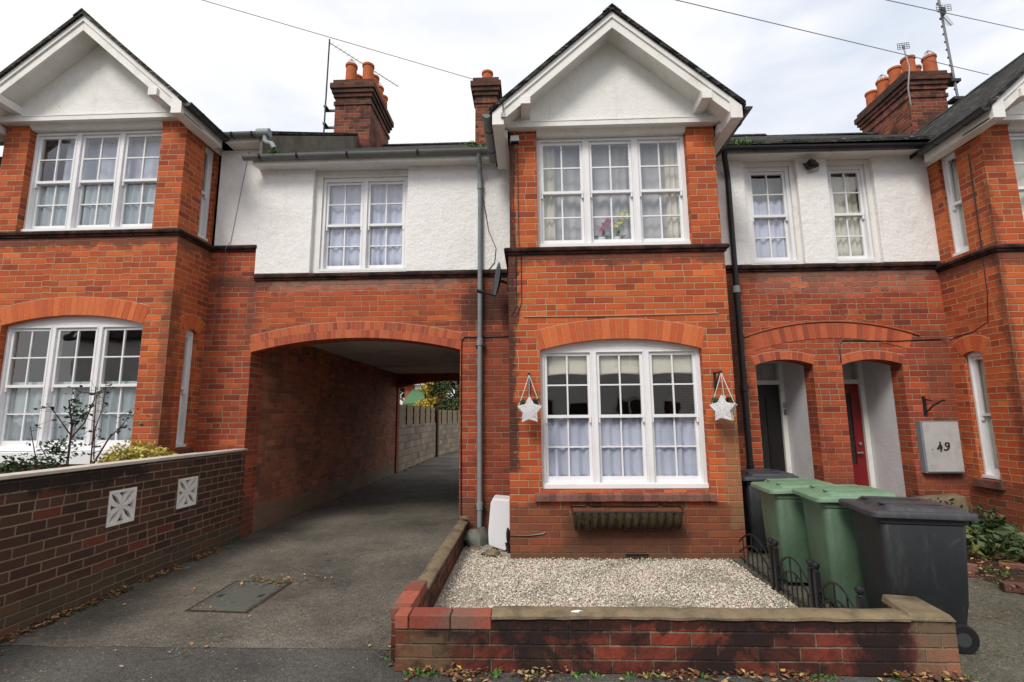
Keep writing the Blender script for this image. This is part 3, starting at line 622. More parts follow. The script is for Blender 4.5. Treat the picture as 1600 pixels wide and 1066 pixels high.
    mb = MB(); mb.box((x0+.021, yg+.013, zb_-.012), (x1-.021, y+.3, zb_+.019)); mb.hexa([(dx+.352, y+.02, 4.862+dz), (dx+2.128, y+.02, 4.862+dz), (dx+2.128, y+.2, 4.862+dz), (dx+.352, y+.2, 4.862+dz), (dx+.352, y-.03, zb_-.013), (dx+2.128, y-.03, zb_-.013), (dx+2.128, y+.2, zb_-.013), (dx+.352, y+.2, zb_-.013)]); mb.build('soffit', 'soffit', house)
    yf = y-.35; EX = 1.40      # eaves overhang
    P_ = lambda sx, h, yy, o_=0: Vector((ax+sx*h, yy, zap-sl_k*h+o_))
    # sloping soffit boards, barge boards, slates
    for sx in (-1, 1):
        mb = MB()
        a0, a1 = P_(sx, 0, yf+.02), P_(sx, EX, yf+.02)
        mb.prism([a0, a1, a1+Vector((0, 0, .02)), a0+Vector((0, 0, .02))], (0, (yg+.1)-(yf+.02), 0)); mb.build('soffit', 'soffit', house)
        mb = MB()
        def board(h0, h1, lo, hi, ya, yb2):
            mb.prism([P_(sx, h0, ya, lo), P_(sx, h1, ya, lo), P_(sx, h1, ya, hi), P_(sx, h0, ya, hi)], (0, yb2-ya, 0))
        board(.0005, 1.34, -.045, .075, yf-.002, yf+.022); board(.0005, 1.34, .0755, .150, yf-.02, yf+.018)
        mb.build('bargeboard', 'trim', house)
        mb = MB(); hx = 1.27; e0 = ax+sx*hx; e1 = ax+sx*EX
        zz = zap-sl_k*EX
        lo_ = 4.785+dz
        mb.prism([(e0, yf-.026, lo_), (e1, yf-.026, lo_), (e1, yf-.026, zz+.135), (e0, yf-.026, zz+.135+sl_k*(EX-hx))], (0, .05, 0)); mb.build('barge_foot', 'trim', house)
        mb = MB(); mb.box((min(e0, e1), yf+.026, lo_), (max(e0, e1), YR-.22, zz+.10)); mb.box((min(e0-sx*.03, e0), yf+.27, lo_+.012), (max(e0-sx*.03, e0), YR, lo_+.11)); mb.build('eaves_box', 'soffit', house)
        # purlin end
        px = ax+sx*1.02; mb = MB(); zp = zap-sl_k*1.02; mb.prism([(px-.055, yf-.035, zp-.10), (px+.055, yf-.035, zp-.10), (px+.055, yf-.035, zp-.005), (px-.055, yf-.035, zp-.005)], (0, yg-yf+.05, 0)); mb.build('purlin_end', 'trim', house)
        # roof slope
        mb = MB(); a0, a1 = P_(sx, -.0, yf-.05, .152), P_(sx, EX+.035, yf-.05, .152)
        up_ = Vector((0, 0, .055)); mb.prism([a0, a1, a1+up_, a0+up_], (0, 3.6-(yf-.05), 0)); mb.build('roof', 'slate', house, uvrot='roofx')
        gx_ = ax+sx*(EX+.065)
        gutter(house, (gx_, yf-.02, zz+.125), (gx_, YR-.25, zz+.115), .055, gut[0 if sx < 0 else 1], brackets=(.3, .75))
    # ridge tiles
    mb = MB(); nseg = 9; Lr = 3.6-(yf-.06)
    for i in range(nseg):
        ya = yf-.06+Lr*i/nseg; mb.prism([(ax-.11, ya, zap+.12), (ax, ya, zap+.222+.006*(i % 2)), (ax+.11, ya, zap+.12), (ax+.085, ya, zap+.12), (ax, ya, zap+.195), (ax-.085, ya, zap+.12)], (0, Lr/nseg-.004, 0))
    mb.build('ridge', 'slate', house)
    return op1, op2

def main_roof(house, x0, x1, ze, ye=.60):
    k = .60; mb = MB(); Ym = 5.2; zr = ze+(Ym-ye)*k
    mb.prism([(x0, ye, ze), (x0, Ym, zr), (x0, 2*Ym-ye, ze), (x0, 2*Ym-ye, ze+.05), (x0, Ym, zr+.05), (x0, ye, ze+.05)], (x1-x0, 0, 0)); mb.build('roof', 'slate', house, uvrot='roofy')
    mb = MB(); n = int((x1-x0)/.35)
    for i in range(n):
        xa = x0+(x1-x0)*i/n; mb.prism([(xa, Ym-.1, zr+.02), (xa, Ym, zr+.11), (xa, Ym+.1, zr+.02)], ((x1-x0)/n-.006, 0, 0))
    mb.build('ridge', 'slate', house)
def shell(house, x0, x1, z1, ypass=None):
    """rear and party walls, floors; keeps the rooms dark"""
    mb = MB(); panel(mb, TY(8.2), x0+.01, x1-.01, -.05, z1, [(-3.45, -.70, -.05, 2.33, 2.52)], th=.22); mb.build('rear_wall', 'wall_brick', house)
    mb = MB()
    mb.box((x0+.012, YR+.3, 2.84), (x1-.012, 8.19, 3.0)); mb.build('upper_floor', 'dark', house)

HG = 'terrace houses'
# ---- centre house with the passage
H = empty('terraced_house', (1.2, 2, 0), 'brick terrace house over the open passage, with white star baskets beside its ground floor window', 'house')
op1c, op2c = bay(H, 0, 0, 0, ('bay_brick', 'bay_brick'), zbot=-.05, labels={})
TW = TY(YR)
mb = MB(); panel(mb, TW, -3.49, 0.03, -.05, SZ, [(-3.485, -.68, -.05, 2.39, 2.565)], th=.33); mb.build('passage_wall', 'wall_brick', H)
for k, (zz, n_) in enumerate(((0, 44), (.112, 46))):
    ring(TW, -3.485+(.0 if k == 0 else -.0), -.68, 2.39+zz, 2.565+zz, .107, n_, H, 'arch_red', depth=.1 if k == 0 else .04)
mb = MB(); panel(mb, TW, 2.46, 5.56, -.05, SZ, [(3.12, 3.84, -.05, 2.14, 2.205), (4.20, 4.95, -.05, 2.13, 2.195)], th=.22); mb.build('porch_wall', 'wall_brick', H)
ring(TW, 3.12, 3.84, 2.14, 2.205, .108, 11, H, 'arch_red', depth=.1); ring(TW, 4.20, 4.95, 2.13, 2.195, .108, 11, H, 'arch_red', depth=.1)
ring(TW, 3.12, 5.06, 2.32, 2.475, .19, 27, H, 'arch_red', depth=.04, name='relieving_arch', proud=.006)
string_course(H, [(-3.5, YR), (-.0, YR)], SZ); string_course(H, [(2.48, YR), (5.56, YR)], SZ)
mb = MB(); mb.box((-3.5, YR+.004, SZ-.004), (5.56, YR+.12, ST+.02)); mb.build('band_core', 'string', H)
# white render upper walls: proud panels with smooth recessed window bays
for (a, b) in ((-3.5, -2.74), (-1.42, .02), (2.46, 3.16), (3.86, 4.26), (4.86, 5.57)):
    mb = MB(); mb.box((a, YR-.035, ST+.01), (b, YR+.10, 4.96)); mb.build('rendered_wall', 'render', H, bevel=.008)
for (a, b, c_, d_) in ((-2.74, -1.42, -2.64, -1.44), (3.16, 3.86, 3.22, 3.80), (4.26, 4.86, 4.30, 4.80)):
    mb = MB(); panel(mb, TY(YR+.03), a, b, ST+.01, 4.96, [(c_, d_, 3.49, 4.86, 4.86)], th=.06); mb.build('window_surround', 'trim', H)
TU = TY(YR+.03)
wm, opm = sash_window(H, TU, -2.64, -1.44, 3.49, 4.86, 4.86, 2, d=.03, mull=.07, headz=4.80)
wr1, opr1 = sash_window(H, TU, 3.22, 3.80, 3.49, 4.86, 4.86, 1, d=.03, jamb=.05, headz=4.80)
wr2, opr2 = sash_window(H, TU, 4.30, 4.80, 3.49, 4.86, 4.86, 1, d=.03, jamb=.04, headz=4.80)
mb = MB(); mb.box((-3.52, .66, 4.955), (-.16, YR+.02, 4.985)); mb.box((-3.52, .655, 4.94), (-.16, .675, 5.04)); mb.build('fascia', 'trim', H); mb = MB(); mb.box((2.66, .66, 4.925), (5.38, YR+.02, 4.955)); mb.box((2.66, .655, 4.91), (5.38, .675, 4.985)); mb.build('fascia', 'trim', H)
gutter(H, (-3.62, .60, 5.035), (-.20, .60, 5.045), .055, 'gutter_grey', brackets=(.07, .22, .42, .70))
gutter(H, (2.70, .60, 4.975), (5.42, .60, 4.945), .055, 'black_pipe', brackets=(.2, .55, .85))
main_roof(H, -3.47, 5.7, 5.02)
shell(H, -3.6, 5.9, 5.0)
# passage: side walls, ceiling, rear arch
mb = MB(); mb.box((-3.62, YR+.33, -.05), (-3.487, 8.2, 3.0)); mb.box((-.678, YR+.33, -.05), (-.5, 8.2, 3.0)); mb.build('passage_lining', 'alley_brick', H)
mb = MB(); mb.box((-3.486, YR+.331, 2.72), (-.679, 8.19, 2.83)); mb.build('passage_ceiling', 'ceil', H)
# dark rooms
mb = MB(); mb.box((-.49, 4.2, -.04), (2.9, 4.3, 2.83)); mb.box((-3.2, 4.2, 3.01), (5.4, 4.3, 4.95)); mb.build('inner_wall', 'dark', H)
# porch recesses with doors
def porch(house, xa, xb, xs, doormat, kind):
    yd = 1.66
    mb = MB(); mb.box((xb+.002, YR+.221, -.04), (xb+.06, yd+.2, 2.5)); mb.build('porch_side', 'plaster', house)
    mb = MB(); mb.box((xa-.06, YR+.221, -.04), (xa-.002, yd+.2, 2.5)); mb.build('porch_side', 'plaster', house)
    mb = MB(); mb.box((xa-.06, YR+.221, 2.30), (xb+.06, yd+.2, 2.38)); mb.box((xa-.06, yd+.12, -.04), (xb+.06, yd+.2, 2.3)); mb.build('porch_ceiling', 'plaster', house)
    mb = MB(); f = .065
    for (a, b, c_, d_) in ((xa, xa+f, 0, 2.3), (xb-f, xb, 0, 2.3), (xa+f, xb-f, 1.93, 1.99), (xa+f, xb-f, 2.24, 2.3)): mb.box((a+.001, yd-.02, c_), (b-.001, yd+.08, d_))
    fr_ = mb.build('door_frame', 'trim', house)
    mb = MB(); mb.face([(xa+f, yd+.03, 1.99), (xb-f, yd+.03, 1.99), (xb-f, yd+.03, 2.24), (xa+f, yd+.03, 2.24)]); mb.build('fanlight', 'glass', fr_, recalc=False)
    a, b = xa+f+.002, xb-f-.002; dw = b-a
    if kind == 'glazed': pans = [(a+.13*dw/.6, b-.20*dw/.6, .72, 1.78)]
    else: pans = [(a+.22, b-.125, .82, 1.80)]
    mb = MB(); panel(mb, TY(yd+.02), a, b, .02, 1.928, [(p[0], p[1], p[2], p[3], p[3]) for p in pans], th=.045, ends=True)
    for (p0, p1, q0, q1) in pans:
        for e_ in ((p0-.015, p0, q0-.015, q1+.015), (p1, p1+.015, q0-.015, q1+.015), (p0, p1, q1, q1+.015), (p0, p1, q0-.015, q0)): mb.box((e_[0], yd+.012, e_[2]), (e_[1], yd+.022, e_[3]))
    if kind != 'glazed':
        mb.box((a+.06, yd+.014, .15), (b-.06, yd+.022, .6))
    dr = mb.build('door', doormat, house)
    for p in pans:
        mb = MB(); mb.box((p[0], yd+.03, p[2]), (p[1], yd+.038, p[3])); mb.build('door_glass', 'dark_glass', dr)
    if kind == 'glazed':
        mb = MB(); mb.box((b-.30, yd+.006, .60), (b-.12, yd+.019, .66)); mb.build('letterbox', 'chrome', dr)
    else:
        mb = MB(); mb.tube([(b-.07, yd+.02, 1.10), (b-.07, yd-.008, 1.10)], .022, 12); mb.tube([(b-.07, yd+.02, .98), (b-.07, yd-.03, .98)], .014, 8); mb.tube([(b-.07, yd-.03, .98), (b-.15, yd-.032, .978)], .012, 8); mb.build('door_handle', 'chrome', dr, smooth=True)
    return dr
d1 = porch(H, 3.12, 3.84, 0, 'door_black', 'glazed'); d1['label'] = 'black door with a tall obscured glass panel'
d2 = porch(H, 4.20, 4.95, 0, 'door_red', 'panel'); d2['label'] = 'red front door with narrow dark glass and steel handle'
mb = MB(); mb.box((3.80, 1.628, 1.50), (3.83, 1.639, 1.58)); mb.build('doorbell', 'metal', H)
mb = MB(); mb.box((3.795, 1.628, 1.60), (3.835, 1.639, 1.68)); mb.build('door_plate', 'box_grey', H)

# ---- left house
H2 = empty('terraced_house', (-5.4, 2, 0), 'brick terrace house at left behind the white capped garden wall', 'house')
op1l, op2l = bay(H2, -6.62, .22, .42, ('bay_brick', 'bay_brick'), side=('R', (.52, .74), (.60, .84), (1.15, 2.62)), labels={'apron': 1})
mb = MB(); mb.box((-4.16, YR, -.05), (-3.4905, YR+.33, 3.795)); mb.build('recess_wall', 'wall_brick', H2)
string_course(H2, [(-4.14, YR), (-3.49, YR)], 3.795)
mb = MB(); mb.box((-4.1, YR-.03, 3.87), (-3.5, YR+.1, 5.28)); mb.build('rendered_wall', 'render', H2, bevel=.008)
mb = MB(); mb.box((-3.93, .66, 5.285), (-3.45, YR+.02, 5.31)); mb.box((-3.93, .655, 5.28), (-3.45, .675, 5.36)); mb.build('fascia', 'trim', H2)
gutter(H2, (-4.0, .60, 5.375), (-3.30, .60, 5.375), .055, 'gutter_grey', brackets=(.3, .7))
mb = MB(); mb.tube([(-3.34, .60, 5.33), (-3.34, .60, 5.26), (-3.30, .58, 5.22), (-3.22, .56, 5.19), (-3.18, .56, 5.12)], .034, 10); mb.tube([(-3.45, .6, 5.375), (-3.28, .6, 5.375)], .06, 12); mb.build('gutter_outlet', 'grey_pipe', H2, smooth=True)
main_roof(H2, -12, -3.40, 5.36)
mb = MB(); mb.prism([(-3.42, .62, 5.0), (-3.42, 5.2, 7.75), (-3.42, 9.78, 5.0), (-3.42, 9.78, 5.35), (-3.42, 5.2, 8.1), (-3.42, .62, 5.35)], (.04, 0, 0)); mb.build('verge_board', 'timber_grey', H2)
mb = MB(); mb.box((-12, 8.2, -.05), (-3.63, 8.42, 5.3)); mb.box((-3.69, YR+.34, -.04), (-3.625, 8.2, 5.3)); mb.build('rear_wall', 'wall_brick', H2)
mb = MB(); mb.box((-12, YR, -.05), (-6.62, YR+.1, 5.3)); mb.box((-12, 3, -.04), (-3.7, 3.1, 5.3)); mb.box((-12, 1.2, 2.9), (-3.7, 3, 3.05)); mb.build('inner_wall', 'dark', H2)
# ---- right house
H3 = empty('terraced_house', (6.8, 2, 0), 'brick terrace house at right with tall narrow side windows above the planting bed', 'house')
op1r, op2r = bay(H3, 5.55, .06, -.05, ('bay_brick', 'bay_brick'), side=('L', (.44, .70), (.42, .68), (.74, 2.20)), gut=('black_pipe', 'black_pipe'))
main_roof(H3, 5.702, 14, 4.98)
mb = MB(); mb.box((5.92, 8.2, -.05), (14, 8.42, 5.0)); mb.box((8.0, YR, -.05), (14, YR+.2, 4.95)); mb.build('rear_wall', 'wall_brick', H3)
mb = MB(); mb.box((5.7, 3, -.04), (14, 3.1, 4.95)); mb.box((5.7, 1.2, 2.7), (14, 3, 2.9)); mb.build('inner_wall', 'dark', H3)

# ---- chimneys (parts of the houses)
def chimney(house, x0, x1, y0, y1, zb, zt, pots, potr=.125, poth=.46, label=None, shadez=0):
    mb = MB(); mb.box((x0, y0, zb), (x1, y1, zt-.70))
    steps = [(0, .70, .58), (.03, .58, .50), (.0, .50, .40), (.04, .40, .31), (.08, .31, .22), (.12, .22, .10), (.06, .10, 0)]
    for o_, a, b in steps: o_ *= .8; mb.box((x0-o_, y0-o_, zt-a), (x1+o_, y1+o_, zt-b+.001*o_))
    c_ = mb.build('chimney', 'chimney_brick', house)
    if label: c_['label'] = label
    mb = MB(); mb.box((x0-.03, y0-.05, zb-.2), (x1+.03, y0+.02, zb+.10)); mb.build('flashing', 'lead', c_)
    for i, (px, py) in enumerate(pots):
        hh = poth*random.uniform(.92, 1.08); mb = MB(); mb.lathe([(potr*1.05, 0), (potr, .03), (potr*.95, hh*.5), (potr*.92, hh-.05), (potr*1.06, hh-.045), (potr*1.06, hh), (potr*.8, hh), (potr*.78, hh-.2)], (px, py, zt), 18); mb.build('chimney_pot', 'terracotta', c_, smooth=True)
        if i in (0, 3) and len(pots) > 4:
            mb = MB()
            for k in range(8): an = k*pi/4; mb.tube([(px+potr*cos(an), py+potr*sin(an), zt+hh), (px+potr*.55*cos(an), py+potr*.55*sin(an), zt+hh+.10), (px, py, zt+hh+.17)], .005, 4)
            mb.build('bird_guard', 'metal', c_)
pots = [(-3.66, 4.35), (-3.28, 4.35), (-3.28, 4.72), (-3.28, 5.08), (-3.28, 5.42), (-3.66, 4.72), (-3.66, 5.08), (-3.66, 5.42)]
chimney(H2, -3.92, -3.14, 4.18, 5.55, 6.9, 8.80, pots, label='large brick chimney stack with clustered terracotta pots')
chimney(H, -.86, -.40, 4.15, 4.75, 6.9, 8.72, [(-.62, 4.40)], potr=.12, poth=.34)
potsr = [(8.80, 4.3), (8.36, 4.3), (8.36, 4.68), (8.36, 5.06), (8.36, 5.44), (8.8, 4.7), (8.8, 5.1)]
chimney(H3, 8.16, 8.92, 4.16, 5.6, 6.6, 8.55, potsr, poth=.46)
# ------------------------------------------------------------------ garden walls
def cyl_cope(mb, a, b, w_, z, hh, seg=14, jit=.006):
    a, b = Vector(a), Vector(b); t = (b-a); Ln = t.length; t.normalize(); sd_ = Vector((-t.y, t.x, 0)); prof = [(-w_/2, 0), (-w_/2, hh*.45), (-w_*.33, hh*.85), (0, hh), (w_*.33, hh*.85), (w_/2, hh*.45), (w_/2, 0)]
    n = len(prof); vs = []; K = int(Ln/.06)
    for i in range(K+1):
        p = a.lerp(b, i/K)
        for (o_, q) in prof: j = jit*noise.noise(Vector((p.x*9, p.y*9, o_*40+q*30))); vs.append(p+sd_*(o_+j)+Vector((0, 0, z+q+j)))
    mb.mesh(vs, [(i*n+k, i*n+(k+1) % n, (i+1)*n+(k+1) % n, (i+1)*n+k) for i in range(K) for k in range(n)]+[tuple(range(n)), tuple(K*n+k for k in range(n-1, -1, -1))])
LW = empty('garden_wall', (-3.5, -1, 0), 'dark brick garden wall with pale stone coping and two pierced white blocks', 'garden wall')
mb = MB(); TL = TXp(-3.45); panel(mb, TL, -4.6, .865, -.05, 1.10, [(-1.21, -.90, .59, .885, .885), (-.35, -.04, .59, .885, .885)], th=.115, ends=True); mb.build('brick_wall', 'low_brick', LW)
for k in range(7):
    mb = MB(); y0 = -4.6+k*.782; mb.box((-3.60, y0+.002, 1.101), (-3.43, y0+.780, 1.128+.002*(k % 3))); mb.build('coping', 'stone_cap', LW, bevel=.004)
def screen_block(yc, zc):
    mb = MB(); h = .152; T = TL; t0, t1 = -.004, .028
    for (a, b, c_, d_) in ((-h, h, h-.026, h), (-h, h, -h, -h+.026), (-h, -h+.026, -h+.026, h-.026), (h-.026, h, -h+.026, h-.026)): mb.box((yc+a, t0, zc+c_), (yc+b, t1, zc+d_), T=T)
    for q in range(4):
        an = pi/4+q*pi/2; Lp = h*1.36; dx_, dz_ = cos(an), sin(an); px, pz = -dz_, dx_
        for sg in (-1, 1):
            K = 10; o_, i_ = [], []
            for k in range(K+1):
                f = k/K; w_ = sin(pi*f)**.8*.048; wi = max(w_-.024, 0)
                o_.append((yc+dx_*Lp*f+px*sg*w_*1.25, zc+dz_*Lp*f+pz*sg*w_*1.25)); i_.append((yc+dx_*Lp*f+px*sg*(wi*.7), zc+dz_*Lp*f+pz*sg*(wi*.7)))
            for k in range(K):
                q4 = [o_[k], o_[k+1], i_[k+1], i_[k]]; mb.hexa([T(u, t0+.006, z) for u, z in q4]+[T(u, t1, z) for u, z in q4])
    mb.lathe([(.03, 0), (.03, .01)], (0, 0, -9), 6)
    mb.v = mb.v[:-12]; mb.f = mb.f[:-8]; mb.r = mb.r[:-8]; mb.mi = mb.mi[:-8]
    sbk = mb.build('screen_block', 'white_block', LW); mb = MB(); mb.box((yc-h+.002, .030, zc-h+.002), (yc+h-.002, .10, zc+h-.002), T=T); mb.build('shade_backing', 'soil', sbk)  # added solid plate, its dark colour standing in for shade in the openings
screen_block(-1.055, .7375); screen_block(-.195, .7375)
FW = empty('garden_wall', (1, -2.3, 0), 'low stained brick wall edging the gravel garden, patched red brick at its corner', 'garden wall')
mb = MB(); mb.box((-.60, -2.35, -.08), (2.70, -2.225, .313)); mb.build('brick_wall', 'old_brick', FW, bevel=.005)
mb = MB(); mb.box((-.66, -2.224, -.08), (-.555, -1.62, .236)); mb.box((-.67, -1.619, -.08), (-.56, .865, .225)); mb.build('brick_wall', 'old_brick', FW)
mb = MB()
for i, (a, b) in enumerate(((-.605, -.525), (-.515, -.27), (-.262, -.02))): mb.box((a, -2.357, .243), (b, -2.222, .321), random.random())
for (a, b) in ((-2.215, -2.13), (-2.12, -1.90), (-1.89, -1.67)): mb.box((-.672, a, .237), (-.548, b, .312), random.random())
mb.build('brick_coping', 'cope_red', FW, bevel=.005)
mb = MB(); cyl_cope(mb, (-.015, -2.287, 0), (2.44, -2.287, 0), .15, .305, .034); mb.build('cement_coping', 'cement', FW, smooth=True)
mb = MB(); cyl_cope(mb, (-.615, -1.61, 0), (-.615, .86, 0), .125, .222, .038); mb.build('cement_coping', 'cement', FW, smooth=True)
mb = MB(); mb.hexa([(2.43, -2.365, .305), (2.71, -2.365, .30), (2.71, -2.06, .30), (2.47, -2.06, .31), (2.44, -2.355, .345), (2.68, -2.345, .34), (2.69, -2.07, .35), (2.48, -2.07, .365)]); mb.build('end_cap', 'cement', FW, bevel=.012)
mb = MB(); mb.blob((.50, -2.315, .334), .034, .016, .006, jit=.4); mb.build('paint_splash', 'white', FW, smooth=True)
mb = MB(); mb.box((2.50, -2.224, -.05), (2.69, -2.07, .304)); mb.build('brick_wall', 'old_brick', FW)
# ------------------------------------------------------------------ passage backdrop
BW = empty('block_wall', (-3.5, 15, 0), 'concrete block wall along the lane beyond the passage', 'wall')
mb = MB(); mb.box((-3.66, 8.43, -.1), (-3.46, 13.9, 1.30)); mb.build('block_section', 'block', BW)
mb = MB(); mb.prism([(-3.5, 14.2, -.1), (-3.7, 14.2, -.1), (-2.4, 26, -.1), (-2.2, 26, -.1)], (0, 0, 1.35)); mb.build('block_section', 'block', BW)
mb = MB(); mb.box((-3.68, 13.90, -.1), (-3.40, 14.19, 1.9)); tag(mb.build('gate_post', 'timber_dark'), 'dark timber post standing between two block walls beyond the passage', 'post')
def fence(name, a, b, z0, z1, label):
    a, b = Vector(a), Vector(b); t = b-a; Ln = t.length; t.normalize(); sd_ = Vector((-t.y, t.x, 0)); F = empty(name, a, label, 'fence', 'timber fences beyond the passage')
    nb = 5; mb = MB()
    for k in range(nb):
        za = z0+(z1-z0)*k/nb; zb_ = za+(z1-z0)/nb*1.12
        p = [a+sd_*.012*(k % 2), b+sd_*.012*(k % 2)]; mb.hexa([p[0]+Vector((0, 0, za)), p[1]+Vector((0, 0, za)), p[1]+sd_*.008+Vector((0, 0, za)), p[0]+sd_*.008+Vector((0, 0, za)), p[0]+sd_*-.012+Vector((0, 0, zb_)), p[1]+sd_*-.012+Vector((0, 0, zb_)), p[1]+sd_*-.004+Vector((0, 0, zb_)), p[0]+sd_*-.004+Vector((0, 0, zb_))])
    mb.build('lap_panel', 'timber', F)
    n = int(Ln/.8)
    for i in range(n+1):
        p = a+t*Ln*i/n - sd_*.03; mb = MB(); w_ = .022
        mb.hexa([p-t*w_+Vector((0, 0, z0)), p+t*w_+Vector((0, 0, z0)), p+t*w_+sd_*.03+Vector((0, 0, z0)), p-t*w_+sd_*.03+Vector((0, 0, z0)), p-t*w_+Vector((0, 0, z1+.03)), p+t*w_+Vector((0, 0, z1+.03)), p+t*w_+sd_*.03+Vector((0, 0, z1+.03)), p-t*w_+sd_*.03+Vector((0, 0, z1+.03))]); mb.build('fence_batten', 'timber_dark', F)
fence('panel_fence', (-3.5, 8.45, 0), (-3.5, 13.9, 0), 1.30, 1.86, 'lapped timber fence on the nearer block wall beyond the passage')
fence('panel_fence', (-3.55, 14.2, 0), (-2.25, 26, 0), 1.25, 1.80, 'lapped timber fence past the dark post beyond the passage')
OB = empty('brick_house', (-9, 30, 0), 'far brick building with green felt roof and white window, glimpsed through the passage', 'house')
mb = MB(); mb.box((-16, 28.5, -.1), (-7.4, 33, 2.3)); mb.build('wall', 'wall_brick', OB)
mb = MB(); mb.prism([(-8.6, 28.3, 2.35), (-6.9, 28.3, 2.35), (-6.9, 31.5, 3.5), (-8.6, 31.5, 3.5)], (0, 0, .12)); mb.build('roof', 'green_roof', OB)
mb = MB(); mb.prism([(-8.5, 28.25, 2.3), (-10.2, 28.25, 3.55), (-10.2, 28.25, 3.8), (-8.5, 28.25, 2.55)], (0, .3, 0)); mb.build('bargeboard', 'trim', OB)
mb = MB(); mb.prism([(-8.62, 28.5, 2.3), (-16, 28.5, 2.3), (-16, 28.5, 4), (-10.4, 28.5, 3.7)], (0, 3, 0)); mb.box((-9.2, 31.5, 2.3), (-6.8, 36, 3.9)); mb.build('upper_wall', 'wall_brick', OB)
mb = MB(); mb.box((-8.4, 31.40, 3.5), (-7.55, 31.49, 3.88)); mb.build('window', 'trim', OB)
mb = MB(); mb.box((-9.6, 31.1, 3.9), (-6.6, 36, 4.05)); mb.build('fascia', 'trim', OB)
mb = MB(); mb.prism([(-9.6, 31, 4.05), (-9.6, 33.5, 5.6), (-9.6, 36, 4.05)], (3.2, 0, 0)); mb.build('roof', 'slate', OB)

# ------------------------------------------------------------------ foliage
def leafquad(mb, p, size, rnd, asp=.6, up_=None, curl=.25, rng=random):
    d = Vector((rng.gauss(0, 1), rng.gauss(0, 1), rng.gauss(0, .6))).normalized() if up_ is None else up_
    a = Vector((rng.gauss(0, 1), rng.gauss(0, 1), rng.gauss(0, 1))); s_ = d.cross(a).normalized(); n = d.cross(s_)
    L_ = size; W_ = size*asp; c = p
    P0 = c; P1 = c+d*L_*.45+s_*W_*.5+n*curl*L_*.3; P2 = c+d*L_; P3 = c+d*L_*.45-s_*W_*.5+n*curl*L_*.3; Pm = c+d*L_*.5
    mb.face([P0, P1, Pm], rnd); mb.face([P1, P2, Pm], rnd); mb.face([P2, P3, Pm], rnd); mb.face([P3, P0, Pm], rnd)
def crown(mb, blobs, n, size, rng=random, lo=0, hi=1):
    tot = sum(b[3]*b[4]*b[5] for b in blobs)
    for b in blobs:
        for i in range(int(n*b[3]*b[4]*b[5]/tot)):
            d = Vector((rng.gauss(0, 1), rng.gauss(0, 1), rng.gauss(0, 1))).normalized(); q = rng.random()**.45
            p = Vector((b[0]+d.x*b[3]*q, b[1]+d.y*b[4]*q, b[2]+d.z*b[5]*q)); nz_ = .5+.9*noise.noise(p*2.3/max(size*6, .3))
            leafquad(mb, p, size*rng.uniform(.6, 1.3), min(1, max(0, nz_*.7+rng.random()*.35)), rng=rng)
def tree(x, y, h, r, mat, label, n, size, name='tree', trunk='bark'):
    Tn = empty(name, (x, y, 0), label, 'tree'); mb = MB(); rng = random.Random(int(x*31+y*7)); 
    mb.tube([(x, y, -.1), (x+.05, y, h*.3), (x-.05, y+.05, h*.6), (x, y, h*.9)], [r*.10, r*.08, r*.05, r*.015], 9)
    for k in range(9):
        an = rng.random()*2*pi; z = h*(.3+.06*k); e_ = Vector((x+cos(an)*r*.8, y+sin(an)*r*.8, z+h*.22)); mb.tube([(x, y, z), (x+cos(an)*r*.35, y+sin(an)*r*.35, z+h*.08), e_], [r*.035, r*.02, r*.006], 6)
    mb.build('trunk', trunk, Tn, smooth=True)
    bl = []
    for k in range(12):
        an = rng.random()*2*pi; q = rng.random()**.5*r*.65; z = h*rng.uniform(.35, .95); s_ = r*rng.uniform(.3, .55)*(1.2-.5*z/h); bl.append((x+cos(an)*q, y+sin(an)*q, z, s_, s_, s_*.8))
    mb = MB(); crown(mb, bl, n, size, rng); mb.build('crown', mat, Tn, recalc=False)
tree(-6.1, 24.5, 4.4, 1.0, 'leaf_yellow', 'yellow autumn tree seen beyond the fence through the passage', 2600, .16)
tree(-4.4, 25.5, 4.6, 1.9, 'leaf_mid', 'bushy green tree seen beyond the fence at the right of the passage', 9000, .17)
tree(-7.0, 44, 9.5, 4.5, 'leaf_dark', 'tall dark tree far beyond the far brick building', 9000, .35)
tree(-1.5, 42, 9.5, 4.5, 'leaf_dark', 'tall dark tree far behind the bushy green tree', 9000, .35)
tree(-14, 46, 9.5, 5, 'leaf_dark', 'tall dark tree far behind the green felt roof', 7000, .38)

